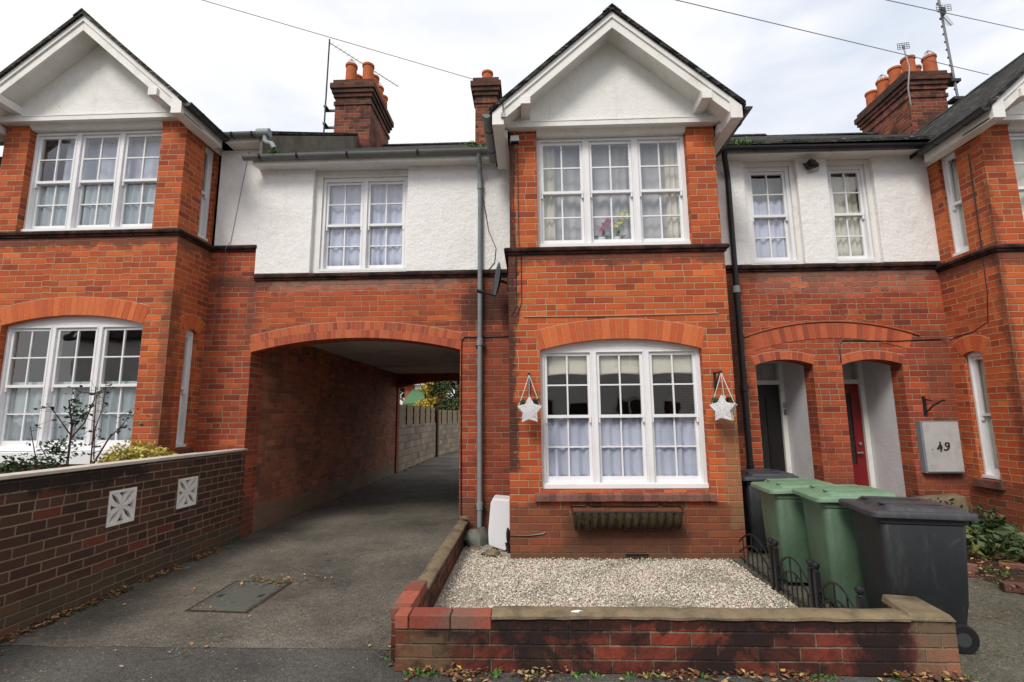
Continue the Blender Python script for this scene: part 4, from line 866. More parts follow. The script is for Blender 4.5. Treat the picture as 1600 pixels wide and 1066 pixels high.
# rose, golden shrub and low shrub behind the left wall
RS = empty('rose_bush', (-4.4, -.5, .42), 'bare dark rose with sparse leaves in front of the left ground floor window', 'shrub')
rng = random.Random(5); lf = MB(); st_ = MB()
def stemline(pts, r0, r1, n=6):
    P = [Vector(p) for p in pts]; K = len(P); st_.tube(P, [r0+(r1-r0)*i/(K-1) for i in range(K)], n)
    return P
stems = [([(-4.52, -.5, .42), (-4.53, -.5, 1.0), (-4.55, -.48, 1.45), (-4.60, -.5, 1.72)], .014, .006), ([(-4.54, -.49, 1.32), (-4.42, -.48, 1.48), (-4.36, -.46, 1.72), (-4.36, -.46, 1.86)], .008, .004),
         ([(-4.54, -.49, 1.35), (-4.68, -.52, 1.55), (-4.76, -.55, 1.66)], .007, .003), ([(-4.30, -.45, .42), (-4.33, -.45, 1.1), (-4.36, -.43, 1.5), (-4.38, -.42, 1.78)], .009, .004),
         ([(-4.40, -.45, .6), (-4.30, -.45, 1.06), (-4.18, -.43, 1.32), (-4.04, -.42, 1.47)], .013, .004), ([(-4.30, -.45, 1.1), (-4.32, -.46, 1.4), (-4.28, -.44, 1.62), (-4.27, -.44, 1.90)], .006, .003),
         ([(-4.1, -.42, 1.38), (-4.02, -.4, 1.55), (-4.0, -.4, 1.62)], .004, .002), ([(-4.75, -.55, .42), (-4.80, -.55, 1.05), (-4.9, -.58, 1.45)], .008, .003), ([(-4.62, -.5, .9), (-4.72, -.52, 1.1), (-4.86, -.5, 1.27)], .006, .003), ([(-4.6, -.5, 1.62), (-4.5, -.5, 1.78), (-4.44, -.5, 1.80)], .004, .002)]
for (p, a, b) in stems:
    P = stemline(p, a, b)
    for i in range(1, len(P)):
        for k in range(5 if P[i].z > 1.3 else 1):
            q = P[i-1].lerp(P[i], rng.uniform(.35, 1.0)); e_ = q+Vector((rng.gauss(0, .05), rng.gauss(0, .05), rng.gauss(.01, .04))); st_.tube([q, e_], [.002, .0012], 4)
            for z in range(rng.choice((1, 2, 2, 3))): leafquad(lf, e_+Vector((rng.gauss(0, .012), rng.gauss(0, .012), rng.gauss(0, .012))), rng.uniform(.035, .06), rng.random()*.6, .55, rng=rng)
crown(lf, [(-4.68, -.5, 1.12, .17, .12, .13), (-4.50, -.5, 1.60, .15, .1, .13), (-4.62, -.5, 1.25, .22, .12, .10)], 330, .045, rng)
st_.build('stem', 'stem', RS, smooth=True); lf.build('leaves', 'leaf_dark', RS, recalc=False)
def shrub(name, label, blobs, n, size, mat, stems_, seed):
    rng = random.Random(seed); b = blobs[0]; S_ = empty(name, (b[0], b[1], .42 if b[0] < -3.5 else 0), label, 'shrub'); mb = MB(); crown(mb, blobs, n, size, rng); mb.build('leaves', mat, S_, recalc=False); mb = MB()
    for i in range(stems_):
        bb = rng.choice(blobs); z0 = .4 if b[0] < -3.5 else 0.0
        mb.tube([(b[0]+rng.gauss(0, .05), b[1]+rng.gauss(0, .05), z0), (bb[0]+rng.gauss(0, bb[3]*.3), bb[1]+rng.gauss(0, bb[4]*.3), (z0+bb[2])/2+.05), (bb[0]+rng.gauss(0, bb[3]*.5), bb[1], bb[2]+bb[5]*.5)], [.008, .006, .002], 5)
    mb.build('stem', 'bark', S_, smooth=True); return S_
shrub('golden_shrub', 'low golden variegated shrub behind the coping of the dark brick wall', [(-4.02, -.25, 1.07, .30, .28, .22), (-3.84, -.15, 1.02, .2, .25, .18), (-4.22, -.3, 1.00, .2, .2, .16)], 2600, .05, 'leaf_gold', 12, 8)
shrub('low_shrub', 'small leaved dark shrub at the left end of the garden wall', [(-5.1, -.75, .98, .5, .3, .16), (-4.75, -.7, 1.02, .35, .3, .17), (-5.4, -.9, 1.05, .3, .3, .14)], 1500, .045, 'leaf_dark', 22, 9)
shrub('leafy_plant', 'broad leaved green plant in the bed under the tall side window', [(4.95, -.10, .17, .32, .30, .15), (5.15, .1, .22, .30, .28, .16), (5.25, -.4, .16, .3, .3, .14)], 360, .12, 'leaf_mid', 10, 10)
shrub('dark_shrub', 'dark glossy shrub against the wall below the side window sill', [(4.95, .55, .28, .35, .25, .24), (5.3, .45, .25, .25, .3, .22), (4.7, .5, .22, .2, .2, .2)], 1300, .06, 'leaf_dark', 12, 11)
def gutterweed(loc, n, label, seed, sp=.12):
    rng = random.Random(seed); mb = MB()
    for i in range(n):
        p = Vector(loc)+Vector((rng.gauss(0, sp), rng.gauss(0, .02), abs(rng.gauss(0, .03)))); leafquad(mb, p, rng.uniform(.03, .06), rng.random(), .4, up_=Vector((rng.gauss(0, .6), rng.gauss(-.2, .4), rng.gauss(.5, .5))).normalized(), rng=rng)
    tag(mb.build('gutter_weed', 'leaf_weed', recalc=False), label, 'weed', 'weeds growing in the gutters')
gutterweed((-.44, .58, 5.07), 90, 'weeds in the gutter above the grey drainpipe', 1); gutterweed((2.98, .60, 5.00), 110, 'weeds in the black gutter above the black drainpipe', 2); gutterweed((-3.2, .58, 5.05), 70, 'small weed tuft in the gutter end below the grey outlet', 3, .04)

# ------------------------------------------------------------------ pipes, dish, fixtures
DP = empty('drainpipe', (-.41, .8, 0), 'grey drainpipe running down beside the passage', 'drainpipe')
mb = MB(); mb.tube([(-.41, .80, .17), (-.41, .80, 4.72), (-.41, .76, 4.84), (-.41, .63, 4.95), (-.41, .60, 5.03)], .032, 14); mb.build('pipe', 'grey_pipe', DP, smooth=True)
for z in (2.47, 4.62, .42):
    mb = MB(); mb.lathe([(.033, -.05), (.041, -.045), (.041, .04), (.033, .045)], (-.41, .80, z), 16); mb.build('socket', 'grey_pipe', DP, smooth=True)
for z in (2.42, .40):
    mb = MB(); mb.box((-.47, .80, z-.008), (-.35, .879, z+.008)); mb.build('pipe_bracket', 'black_pipe', DP)
BP = empty('drainpipe', (2.93, .8, 0), 'black drainpipe on the recessed wall left of the black door', 'drainpipe')
mb = MB(); mb.tube([(2.93, .82, .1), (2.93, .82, 4.60), (2.92, .80, 4.70), (2.84, .66, 4.86), (2.83, .61, 4.95)], .036, 14); mb.build('pipe', 'black_pipe', BP, smooth=True)
for z in (3.12, 1.85, .86):
    mb = MB(); mb.lathe([(.037, -.05), (.046, -.045), (.046, .04), (.037, .045)], (2.93, .82, z), 16); mb.build('socket', 'grey_pipe' if z > 3 else 'black_pipe', BP, smooth=True)
def cable(pts, rad, label, mat='black_pipe', group=None, name='cable'):
    mb = MB(); mb.tube(pts, rad, 6); return tag(mb.build(name, mat, smooth=True), label, 'cable', group)
cable([(-.04, .872, 2.55), (-.62, .872, 2.55), (-.66, .872, 2.50), (-.66, .872, 1.6), (-.65, .872, .3)], .008, 'thin black cable down the right jamb of the passage')
cable([(.17, -.008, 2.632), (1.0, -.010, 2.628), (2.36, -.008, 2.640)], .006, 'pale cable clipped level above the ground floor bay window arch', 'mortar')
for i in range(2): pass
cable([(.06, -.006, 4.78), (.07, -.008, 3.52), (.07, -.07, 3.40), (.09, -.007, 3.33), (.09, -.006, 2.75), (.04, -.006, 2.66), (.0, .05, 2.64)], .005, 'black cable looping down the left corner of the bay from the white alarm box')
cable([(.12, -.006, 4.76), (.125, -.006, 3.54), (.13, -.07, 3.40), (.15, -.007, 3.33), (.15, -.006, 2.8), (.10, -.006, 2.66)], .005, 'second black cable right of the looping one on the bay corner')
hl = [(3.0+.2*i, .868, 2.50+.19*(1-((3.0+.2*i-4.09)/1.1)**2)) for i in range(12)]
cable(hl, .011, 'brown cable arching over the wide brick arch above both front doors', 'arch_red')
cable([(4.19, .872, 2.16), (4.19, .872, 2.40), (4.24, .872, 2.44), (4.9, .872, 2.42), (5.45, .872, 2.44), (5.552, .80, 2.44), (5.552, .5, 2.47), (5.552, .3, 2.55), (5.552, .25, 2.9), (5.552, .22, 4.6)], .007, 'thin cable running from the red door arch to the right hand bay')
cable([(-3.70, .845, 5.25), (-3.86, .845, 3.92), (-3.9, .80, 3.80), (-3.93, .872, 3.70), (-4.02, .872, 2.6), (-4.13, .872, 2.3), (-4.13, .872, 1.2)], .0035, 'thin cable down the inner corner of the left hand bay', 'gutter_grey')
cable([(-.38, .82, 4.5), (-.30, .84, 4.0), (-.20, .84, 3.75), (-.22, .84, 3.55), (-.30, .84, 3.45)], .005, 'thin black cable hanging beside the satellite dish')
cable([(0.0, -.006, .255), (.18, -.008, .25), (.35, -.008, .27), (.38, -.006, .29)], .008, 'short black hose end low on the bay wall')
D = empty('satellite_dish', (-.16, .5, 3.2), 'dark grey satellite dish seen nearly edge on beside the grey drainpipe', 'satellite dish')
nrm = Vector((-.95, -.24, .12)).normalized(); a_ = nrm.cross(Vector((0, 0, 1))).normalized(); b_ = a_.cross(nrm)
mb = MB(); vs = []; K = 28; c0 = Vector((-.17, .48, 3.20))
for j in range(6):
    for k in range(K): an = 2*pi*k/K; q = (j+.02)/5; vs.append(c0+a_*cos(an)*.21*q+b_*sin(an)*.235*q+nrm*.05*(q*q-1))
mb.mesh(vs, [(j*K+k, j*K+(k+1) % K, (j+1)*K+(k+1) % K, (j+1)*K+k) for j in range(5) for k in range(K)]+[tuple(range(K))]); o = mb.build('reflector', 'dish', D, smooth=True); o.modifiers.new('s', 'SOLIDIFY').thickness = .006
mb = MB(); mb.tube([c0-b_*.2-nrm*.01, c0-b_*.18+nrm*.17], .011, 8); mb.tube([c0-b_*.18+nrm*.15, c0-b_*.17+nrm*.23], .022, 10); mb.build('receiver_arm', 'black_pipe', D, smooth=True)
mb = MB(); mb.tube([c0-nrm*.05, c0-nrm*.10, (-.02, .50, 3.16)], .02, 8); mb.box((-.035, .44, 3.08), (-.002, .56, 3.24)); mb.build('wall_bracket', 'black_pipe', D, smooth=True)
A = empty('alarm_box', (.085, 0, 4.80), 'small white box on the brick pier beside the upper bay window', 'alarm box')
mb = MB(); mb.hexa([(.035, -.06, 4.77), (.145, -.06, 4.77), (.145, -.002, 4.77), (.035, -.002, 4.77), (.042, -.045, 4.845), (.138, -.045, 4.845), (.138, -.002, 4.845), (.042, -.002, 4.845)]); mb.build('cover', 'white_plastic', A, bevel=.004)
mb = MB(); mb.box((.045, -.05, 4.757), (.135, -.003, 4.769)); mb.build('base', 'black_pipe', A)
SL = empty('security_light', (4.02, .8, 4.8), 'black security light under the gutter between the two narrow upper windows', 'security light')
mb = MB(); mb.blob((4.02, .78, 4.80), .10, .07, .055, jit=.3); mb.build('lamp_housing', 'black_pipe', SL, smooth=True)
mb = MB(); mb.tube([(4.02, .86, 4.82), (4.02, .80, 4.80)], .02, 8); mb.tube([(4.08, .85, 4.84), (4.15, .82, 4.80), (4.13, .84, 4.74), (3.95, .85, 4.70), (3.9, .85, 4.78)], .004, 5); mb.build('bracket', 'black_pipe', SL, smooth=True)
# meter cover leaning in the corner
MC = empty('meter_box', (-.15, .3, 0), 'white plastic meter box cover leaning in the corner by the grey drainpipe', 'meter box')
mb = MB(); mb.prism([(-.255, .30, .075), (-.07, .28, .02), (-.012, .27, .10), (-.012, .27, .575), (-.20, .30, .585), (-.235, .31, .54), (-.265, .32, .22)], (0, .30, 0)); mb.build('cover', 'white_plastic', MC, bevel=.012)
mb = MB(); mb.blob((-.035, .24, .20), .022, .03, .085, jit=.1); mb.tube([(-.05, .25, .12), (-.03, .25, .04), (-.02, .25, 0)], .022, 8); mb.build('pipe_stub', 'black_pipe', MC, smooth=True)
DR = empty('drain_gully', (-.42, .7, 0), 'dark rounded drain gully at the foot of the grey drainpipe', 'drain')
mb = MB(); mb.blob((-.42, .60, .06), .17, .16, .14, jit=.2); mb.build('surround', 'cover', DR, smooth=True)
mb = MB(); mb.box((-.49, .33, .0), (-.36, .52, .035)); mb.build('channel', 'cement', DR, bevel=.006)
mb = MB(); mb.blob((-.60, .76, .285), .055, .05, .022, jit=.25); tag(mb.build('loose_stone', 'cement', smooth=True), 'flat loose stone on the coping end against the passage jamb', 'stone')
mb = MB(); mb.blob((-.2, .12, .03), .10, .07, .05, jit=.3); tag(mb.build('loose_stone', 'cement', smooth=True), 'rounded grey stone in the gravel below the white meter cover', 'stone')
VG = empty('air_vent', (1.33, -.01, .03), 'black iron air vent at the foot of the bay wall behind the gravel', 'vent')
mb = MB(); 
for k in range(9): mb.box((1.22+k*.027, -.012, .0), (1.228+k*.027, -.001, .065))
mb.box((1.215, -.013, .0), (1.455, -.002, .008)); mb.box((1.215, -.013, .058), (1.455, -.002, .066)); mb.build('grille', 'iron', VG)
# house number box
NB = empty('meter_cupboard', (5.2, .84, 1.1), 'weathered grey cupboard marked 49 on the wall right of the red door', 'meter cupboard')
mb = MB(); mb.box((5.01, .80, .79), (5.465, .879, 1.415)); mb.build('carcass', 'lead', NB, bevel=.004)
mb = MB(); mb.box((5.03, .789, .808), (5.455, .7995, 1.40)); mb.build('door_panel', 'box_grey', NB, bevel=.003)
mb = MB()
def stroke(pts, w_=.0085): mb.tube([(5.165+(px-400)/600*.155, .786, 1.165-(py-350)/600*.155) for px, py in pts], w_, 6)
stroke([(565, 350), (560, 480), (410, 700)]); stroke([(410, 690), (500, 640), (640, 620)], .007); stroke([(590, 500), (600, 640), (550, 790)])
stroke([(950, 520), (970, 460), (930, 400), (850, 400), (790, 460), (800, 530), (860, 570), (940, 560)]); stroke([(965, 470), (950, 620), (870, 710), (760, 735), (700, 710)])
stroke([(190, 680), (190, 695)], .006); mb.build('painted_number', 'ink', NB, smooth=True)
HB = empty('wall_bracket', (5.16, .85, 1.6), 'rusty black bracket on the wall above the numbered cupboard', 'bracket')
mb = MB(); mb.box((5.13, .862, 1.48), (5.165, .879, 1.72)); mb.tube([(5.15, .86, 1.52), (5.18, .78, 1.60), (5.20, .66, 1.66)], .010, 6); mb.tube([(5.15, .86, 1.68), (5.17, .78, 1.66)], .008, 6); mb.blob((5.205, .64, 1.665), .016, .016, .018); mb.build('hook', 'iron', HB, smooth=True)
SB = MB(); SB.hexa([(4.75, .60, 0), (5.38, .62, 0), (5.38, .84, 0), (4.75, .84, 0), (4.80, .63, .50), (5.30, .64, .55), (5.32, .82, .56), (4.80, .82, .52)]); tag(SB.build('stone_trough', 'cement', bevel=.02), 'grey weathered stone trough between the bins and the tall side window', 'trough')

# ------------------------------------------------------------------ hanging star baskets, hay trough
def star_basket(x, rz, label, lab2):
    B_ = empty('wall_bracket', (x, 0, 1.9), lab2, 'bracket', 'brackets of the star baskets')
    mb = MB(); mb.box((x-.013, -.012, 1.76), (x+.013, -.001, 1.975)); mb.tube([(x, -.01, 1.965), (x, -.19, 1.965), (x, -.205, 1.955)], .008, 8); mb.tube([(x, -.012, 1.80), (x, -.05, 1.85), (x, -.15, 1.955)], .007, 8); mb.blob((x, -.20, 1.965), .014, .014, .014); mb.build('hook', 'iron', B_, smooth=True)
    S_ = empty('hanging_basket', (x, -.2, 1.57), label, 'hanging basket', 'star baskets beside the bay window', rz); S_.scale = (.92, .92, 1.0)
    off = Vector((x, -.2, 1.57))
    # built round its own origin
    def bl(mb_, nm, mt, sm=False): 
        o = mb_.build(nm, mt, None, smooth=sm, recalc=True); o.parent = S_; return o
    pts = []
    for k in range(10):
        an = pi/2+k*pi/5; q = .145 if k % 2 == 0 else .082; pts.append((cos(an)*q, sin(an)*q))
    mb = MB(); n = 10; vs = [(0, -.062, 0)]+[(x_, -.045, z_) for x_, z_ in pts]+[(x_, .045, z_) for x_, z_ in pts]+[(0, .055, 0)]
    fs = [(0, 1+k, 1+(k+1) % n) for k in range(n)]+[(1+k, 11+k, 11+(k+1) % n, 1+(k+1) % n) for k in range(n) if k not in (0, 1, 8, 9)]+[(21, 11+(k+1) % n, 11+k) for k in range(n)]
    mb.mesh(vs, fs); bl(mb, 'basket', 'wicker')
    mb = MB(); rg = random.Random(4)
    for k in range(70):
        k0 = rg.randrange(10); f = rg.random(); a = Vector((pts[k0][0], 0, pts[k0][1])).lerp(Vector((pts[(k0+1) % 10][0], 0, pts[(k0+1) % 10][1])), f); k1 = (k0+rg.choice((3, 4, 5))) % 10; b = Vector((pts[k1][0], 0, pts[k1][1])).lerp(Vector((pts[(k1+1) % 10][0], 0, pts[(k1+1) % 10][1])), rg.random())
        K = 5; P = []
        for i in range(K+1):
            q = a.lerp(b, i/K); rr = sqrt(q.x**2+q.z**2)/.145; q.y = -.050-.016*(1-rr); P.append(q)
        if (a+b).length < .19: mb.tube(P, .0035, 4)
    for sg in (-1, 1):
        P = [(x_, sg*.046, z_) for x_, z_ in pts]; mb.tube(P+[P[0]], .0055, 5)
    bl(mb, 'weave', 'wicker')
    mb = MB(); 
    for sg in (-1, 1): mb.tube([(sg*.125, 0, .05), (sg*.06, -.002, .22), (0, 0, .385)], .0045, 6)
    mb.tube([(.0, .04, .12), (0, .02, .25), (0, 0, .385)], .004, 6)
    bl(mb, 'rope', 'wicker', True)
    mb = MB(); rg = random.Random(int(x*10))
    crown(mb, [(-.07, 0, .085, .055, .04, .035), (.065, 0, .085, .05, .04, .035)], 170, .04, rg); bl(mb, 'plant', 'leaf_mid')
star_basket(.225, R(4), 'white wicker star basket hanging left of the ground floor bay window', 'black iron bracket holding the star basket left of the bay window')
star_basket(2.27, R(-38), 'white wicker star basket hanging right of the ground floor bay window', 'black iron bracket holding the star basket right of the bay window')
TR = empty('hay_trough', (1.23, 0, .45), 'black wire wall trough with mossy liner below the bay window sill', 'wall planter')
mb = MB(); x0, x1 = .66, 1.80
mb.tube([(x0, -.01, .56), (x0+.14, -.012, .56), (x0+.17, -.012, .58), (x0+.20, -.012, .56), (x1-.24, -.012, .56), (x1-.2, -.012, .58), (x1-.17, -.012, .56), (x1, -.01, .56), (x1+.02, -.06, .545), (x1, -.19, .52), (x0, -.19, .52), (x0-.01, -.06, .545), (x0, -.01, .56)], .007, 6)
for k in range(14):
    u = x0+.03+k*(x1-x0-.06)/13; mb.tube([(u, -.19, .52), (u, -.19, .44), (u, -.15, .365), (u, -.08, .335), (u, -.01, .345)], .006, 5)
mb.build('wire_frame', 'iron', TR, smooth=True)
mb = MB(); K = 15; J = 9; vs = []; nn = K*6
for i in range(nn+1):
    f = i/nn; u = x0+.015+f*(x1-x0-.03); bulge = abs(sin(f*13*pi))**.6*.026
    for j in range(J+1):
        an = pi*.5*j/J; yy = -.012-(.165+bulge)*max(cos(an), 0)**.7; zz = .520-(.165+bulge*.9)*sin(an)
        nzv = .008*noise.noise(Vector((u*22, j*.8, 1))); vs.append((u, yy+nzv, zz+nzv))
mb.mesh(vs, [(i*(J+1)+j, i*(J+1)+j+1, (i+1)*(J+1)+j+1, (i+1)*(J+1)+j) for i in range(nn) for j in range(J)]+[tuple(range(J, -1, -1))+()]); mb.mesh([(x0+.02, -.16, .495), (x1-.02, -.16, .495), (x1-.02, -.005, .50), (x0+.02, -.005, .50)], [(0, 1, 2, 3)])
mb.build('liner', 'coir', TR, smooth=True)
mb = MB(); rg = random.Random(2)
for k in range(130):
    u = rg.uniform(x0, x0+.22) if k < 45 else rg.uniform(x0, x1); p = Vector((u, -.16+rg.gauss(0, .02), .50)); mb.tube([p, p+Vector((rg.gauss(0, .03), -.03, rg.uniform(-.02, .02))), p+Vector((rg.gauss(0, .04), -.04, -rg.uniform(.02, .16 if k < 45 else .04)))], .0016, 3)
mb.build('dead_stems', 'coir', TR)

# ------------------------------------------------------------------ wheelie bins
def rrect(cx, cy, hx, hy, r, z, n=6):
    pts = []
    for (sx, sy, a0) in ((1, 1, 0), (-1, 1, pi/2), (-1, -1, pi), (1, -1, 3*pi/2)):
        for k in range(n+1): an = a0+pi/2*k/n; pts.append((cx+sx*(hx-r)+r*cos(an), cy+sy*(hy-r)+r*sin(an), z))
    return pts
def loft(mb, rings, cap=(True, True)):
    n = len(rings[0]); vs = [p for r_ in rings for p in r_]; fs = [(i*n+k, i*n+(k+1) % n, (i+1)*n+(k+1) % n, (i+1)*n+k) for i in range(len(rings)-1) for k in range(n)]
    if cap[0]: fs.append(tuple(range(n-1, -1, -1)))
    if cap[1]: fs.append(tuple((len(rings)-1)*n+k for k in range(n)))
    mb.mesh(vs, fs)
def child(mb, nm, mt, par, sm=True, bev=0):
    o = mb.build(nm, mt, None, smooth=sm, bevel=bev); o.parent = par; return o
def wheelie(loc, rz, bodym, lidm, label, tilt=0.0, k=1.0):
    B = empty('wheelie_bin', loc, label, 'wheelie bin', 'wheelie bins by the iron edging', rz)
    H_ = .80*k
    mb = MB(); loft(mb, [rrect(-.015, 0, .190, .178, .03, .045), rrect(-.015, 0, .200, .185, .035, .07), rrect(-.005, 0, .228, .208, .045, .30), rrect(.0, 0, .254, .230, .05, H_-.06), rrect(0, 0, .254, .226, .05, H_-.055), rrect(0, 0, .268, .238, .05, H_-.05), rrect(0, 0, .268, .238, .05, H_-.005), rrect(0, 0, .25, .22, .045, H_)])
    child(mb, 'body', bodym, B)
    mb = MB()
    rg = [rrect(0, 0, .302, .262, .035, -.012), rrect(-.004, 0, .310, .266, .035, -.008), rrect(-.006, 0, .310, .264, .035, .022), rrect(-.004, 0, .302, .256, .035, .030), rrect(.035, 0, .245, .226, .03, .034), rrect(.045, 0, .235, .214, .03, .056), rrect(.05, 0, .20, .17, .05, .064)]
    rr = []
    for ring_ in rg:
        q = []
        for (x, y, z) in ring_:
            z2 = z + (x+.3)*tilt - .012*(x/.3)**2*(1 if z > .03 else .2) + .006*noise.noise(Vector((x*6, y*6, loc[1])))
            if x < -.24: z2 -= .014*(1-abs(y)/.26)
            q.append((x, y, H_+.003+z2))
        rr.append(q)
    loft(mb, rr); ld = child(mb, 'lid', lidm, B)
    mb = MB(); 
    for sy in (-1, 1): mb.box((-.20, sy*.118-.028, .061), (.16, sy*.118+.028, .070+.004))
    for i, v in enumerate(mb.v): mb.v[i] = (v[0], v[1], v[2]+H_+.003+(v[0]+.3)*tilt-.006)
    o = child(mb, 'lid_ridge', lidm, B, False, .004); o.parent = ld
    mb = MB(); mb.tube([(.27, -.19, H_-.03), (.33, -.19, H_+.005), (.34, 0, H_+.012), (.33, .19, H_+.005), (.27, .19, H_-.03)], .014, 8); child(mb, 'handle', bodym, B)
    mb = MB(); mb.tube([(.15, -.18, .09), (.15, .18, .09)], .012, 8); child(mb, 'axle', 'metal', B)
    for sy in (-1, 1):
        mb = MB(); c = [(.045, -.022), (.08, -.022), (.09, -.012), (.09, .012), (.08, .022), (.045, .022)]
        K = 20; vs = [(.15+r_*cos(2*pi*j/K), sy*.19+z_, .09+r_*sin(2*pi*j/K)) for (r_, z_) in c for j in range(K)]
        mb.mesh(vs, [(i*K+j, i*K+(j+1) % K, ((i+1) % 6)*K+(j+1) % K, ((i+1) % 6)*K+j) for i in range(6) for j in range(K)]); wh = child(mb, 'wheel', 'rubber', B)
        mb = MB(); mb.tube([(.15, sy*.19-.018, .09), (.15, sy*.19+.018, .09)], .046, 16); o = child(mb, 'hub', 'bin_lid_black', B); o.parent = wh
    return B
wheelie((2.84, -1.84, 0), R(-9), 'bin_black', 'bin_lid_black', 'nearest black wheelie bin, with dark lid, by the end of the low wall', tilt=-.01, k=1.05)
wheelie((2.79, -1.26, 0), R(-7), 'bin_green', 'bin_lid_green', 'green wheelie bin directly behind the nearest black bin', tilt=.02, k=1.05)
wheelie((2.70, -.66, 0), R(-5), 'bin_green', 'bin_lid_green', 'farther green wheelie bin, between the black bin and the other green bin', tilt=.035, k=1.02)
wheelie((2.86, .40, 0), R(0), 'bin_black', 'bin_lid_black', 'black wheelie bin farthest back, tucked behind the bay corner', tilt=.02)

# ------------------------------------------------------------------ iron edging fence
FE = empty('garden_fence', (2.3, -1.2, 0), 'low black iron edging fence with arched panels and ball topped posts', 'fence')
def fpost(x, y, hp=.375):
    mb = MB(); mb.box((x-.018, y-.018, -.02), (x+.018, y+.018, hp)); p = mb.build('post', 'iron', FE, bevel=.002)
    mb = MB(); mb.lathe([(.004, 0), (.02, .006), (.012, .014), (.024, .026), (.029, .042), (.024, .058), (.004, .068)], (x, y, hp), 12); o = mb.build('ball_finial', 'iron', p, smooth=True)
def fpanel(a, b):
    a, b = Vector((*a, 0)), Vector((*b, 0)); mb = MB(); Z = lambda f, q: a.lerp(b, f)+Vector((0, 0, q))
    K = 14
    for (h0, h1) in ((.22, .37), (.12, .26)):
        mb.tube([Z(i/K, h0+(h1-h0)*sin(pi*i/K)) for i in range(K+1)], .008, 6)
    mb.tube([Z(0, .07), Z(1, .07)], .007, 6)
    for i in range(1, 7):
        f = i/7; top = .22+.15*sin(pi*f) if i % 2 else .12+.14*sin(pi*f); mb.tube([Z(f, .0), Z(f, top)], .006, 6)
    mb.build('arched_panel', 'iron', FE, smooth=True)
ys = [(-.12, 2.36), (-.92, 2.32), (-1.00, 2.32), (-1.58, 2.30), (-1.65, 2.30), (-2.17, 2.28)]
for y, x in ys[1:]: fpost(x, y)
for (i, j) in ((0, 1), (2, 3), (4, 5)): fpanel((ys[i][1], ys[i][0]), (ys[j][1], ys[j][0]))
mb = MB(); mb.box((2.315, -2.2, -.02), (2.375, -.05, .035)); tag(mb.build('edging_board', 'concrete', bevel=.004), 'pale edging strip under the low iron fence', 'edging')

# ------------------------------------------------------------------ drain cover, gravel, leaves, weeds
DC = empty('drain_cover', (-2.3, -1.1, 0), 'rectangular iron inspection cover set in the driveway', 'drain cover')
q4 = [(-2.50, -1.42), (-2.03, -1.45), (-2.02, -.80), (-2.52, -.74)]
mb = MB(); mb.prism([(x, y, -.02) for x, y in q4], (0, 0, .030)); mb.build('plate', 'cover', DC, bevel=.003)
mb = MB()
cx_, cy_ = -2.27, -1.10
o4 = [(cx_+(x-cx_)*1.12, cy_+(y-cy_)*1.09) for x, y in q4]
for k in range(4): a, b, c, d = q4[k], q4[(k+1) % 4], o4[(k+1) % 4], o4[k]; mb.hexa([(*p, -.02) for p in (a, b, c, d)]+[(*p, .006) for p in (a, b, c, d)])
mb.build('rim', 'soil', DC)
mb = MB()
for (x, y) in ((-2.44, -1.12), (-2.09, -1.12)): mb.box((x-.02, y-.035, .004), (x+.02, y+.035, .0125))
mb.build('lifting_slot', 'dark', DC)
mb = MB()
for (a, b, c_, d_) in ((-2.49, -1.40, -2.05, -1.385), (-2.49, -.79, -2.05, -.775), (-2.495, -1.385, -2.48, -.79), (-2.06, -1.385, -2.045, -.79)): mb.box((a, b, .005), (c_, d_, .0135))
mb.build('frame_edge', 'metal', DC)
mb = MB(); rg = random.Random(12)
octa = [Vector(v) for v in ((1, 0, 0), (0, 1, 0), (-1, 0, 0), (0, -1, 0), (0, 0, 1), (0, 0, -1))]; of = [(0, 1, 4), (1, 2, 4), (2, 3, 4), (3, 0, 4), (1, 0, 5), (2, 1, 5), (3, 2, 5), (0, 3, 5)]
def pebble(p, s_, r_):
    q = Matrix.Rotation(rg.random()*6.3, 3, Vector((rg.gauss(0, 1), rg.gauss(0, 1), rg.gauss(0, 1))).normalized()); sc_ = Vector((s_*rg.uniform(.8, 1.5), s_*rg.uniform(.7, 1.2), s_*rg.uniform(.5, .9)))
    mb.mesh([p+q@Vector((v.x*sc_.x, v.y*sc_.y, v.z*sc_.z)) for v in octa], of, r_)
for i in range(30000):
    x = rg.uniform(-.54, 2.30); y = rg.uniform(-2.2, .0) if rg.random() < .93 or x > -.1 else rg.uniform(0, .7)
    if x > .0 and y > -.01: continue
    g_ = noise.noise(Vector((x*1.9, y*1.9, 5))); e_ = rg.random()
    edg = min(x+.56, -y if x > -.02 else 1, y+2.22, 2.32-x)
    if g_ < -.22 and e_ < .6: continue
    if edg < .10 and e_ < .55: continue
    rr = rg.random(); rnd = min(1, max(0, rr**.7*.97 + g_*.35 + .25*noise.noise(Vector((x*7, y*7, 9))))) if rr < .985 else 1
    pebble(Vector((x, y, .018+rg.random()*.012)), rg.uniform(.004, .0095), min(rnd, .95) if rr < .985 else 1.0)
tag(mb.build('gravel', 'pebble', recalc=False), kind='stuff', label='white and buff gravel with scattered bits covering the small front garden', cat='gravel')
mb = MB(); rg = random.Random(21)
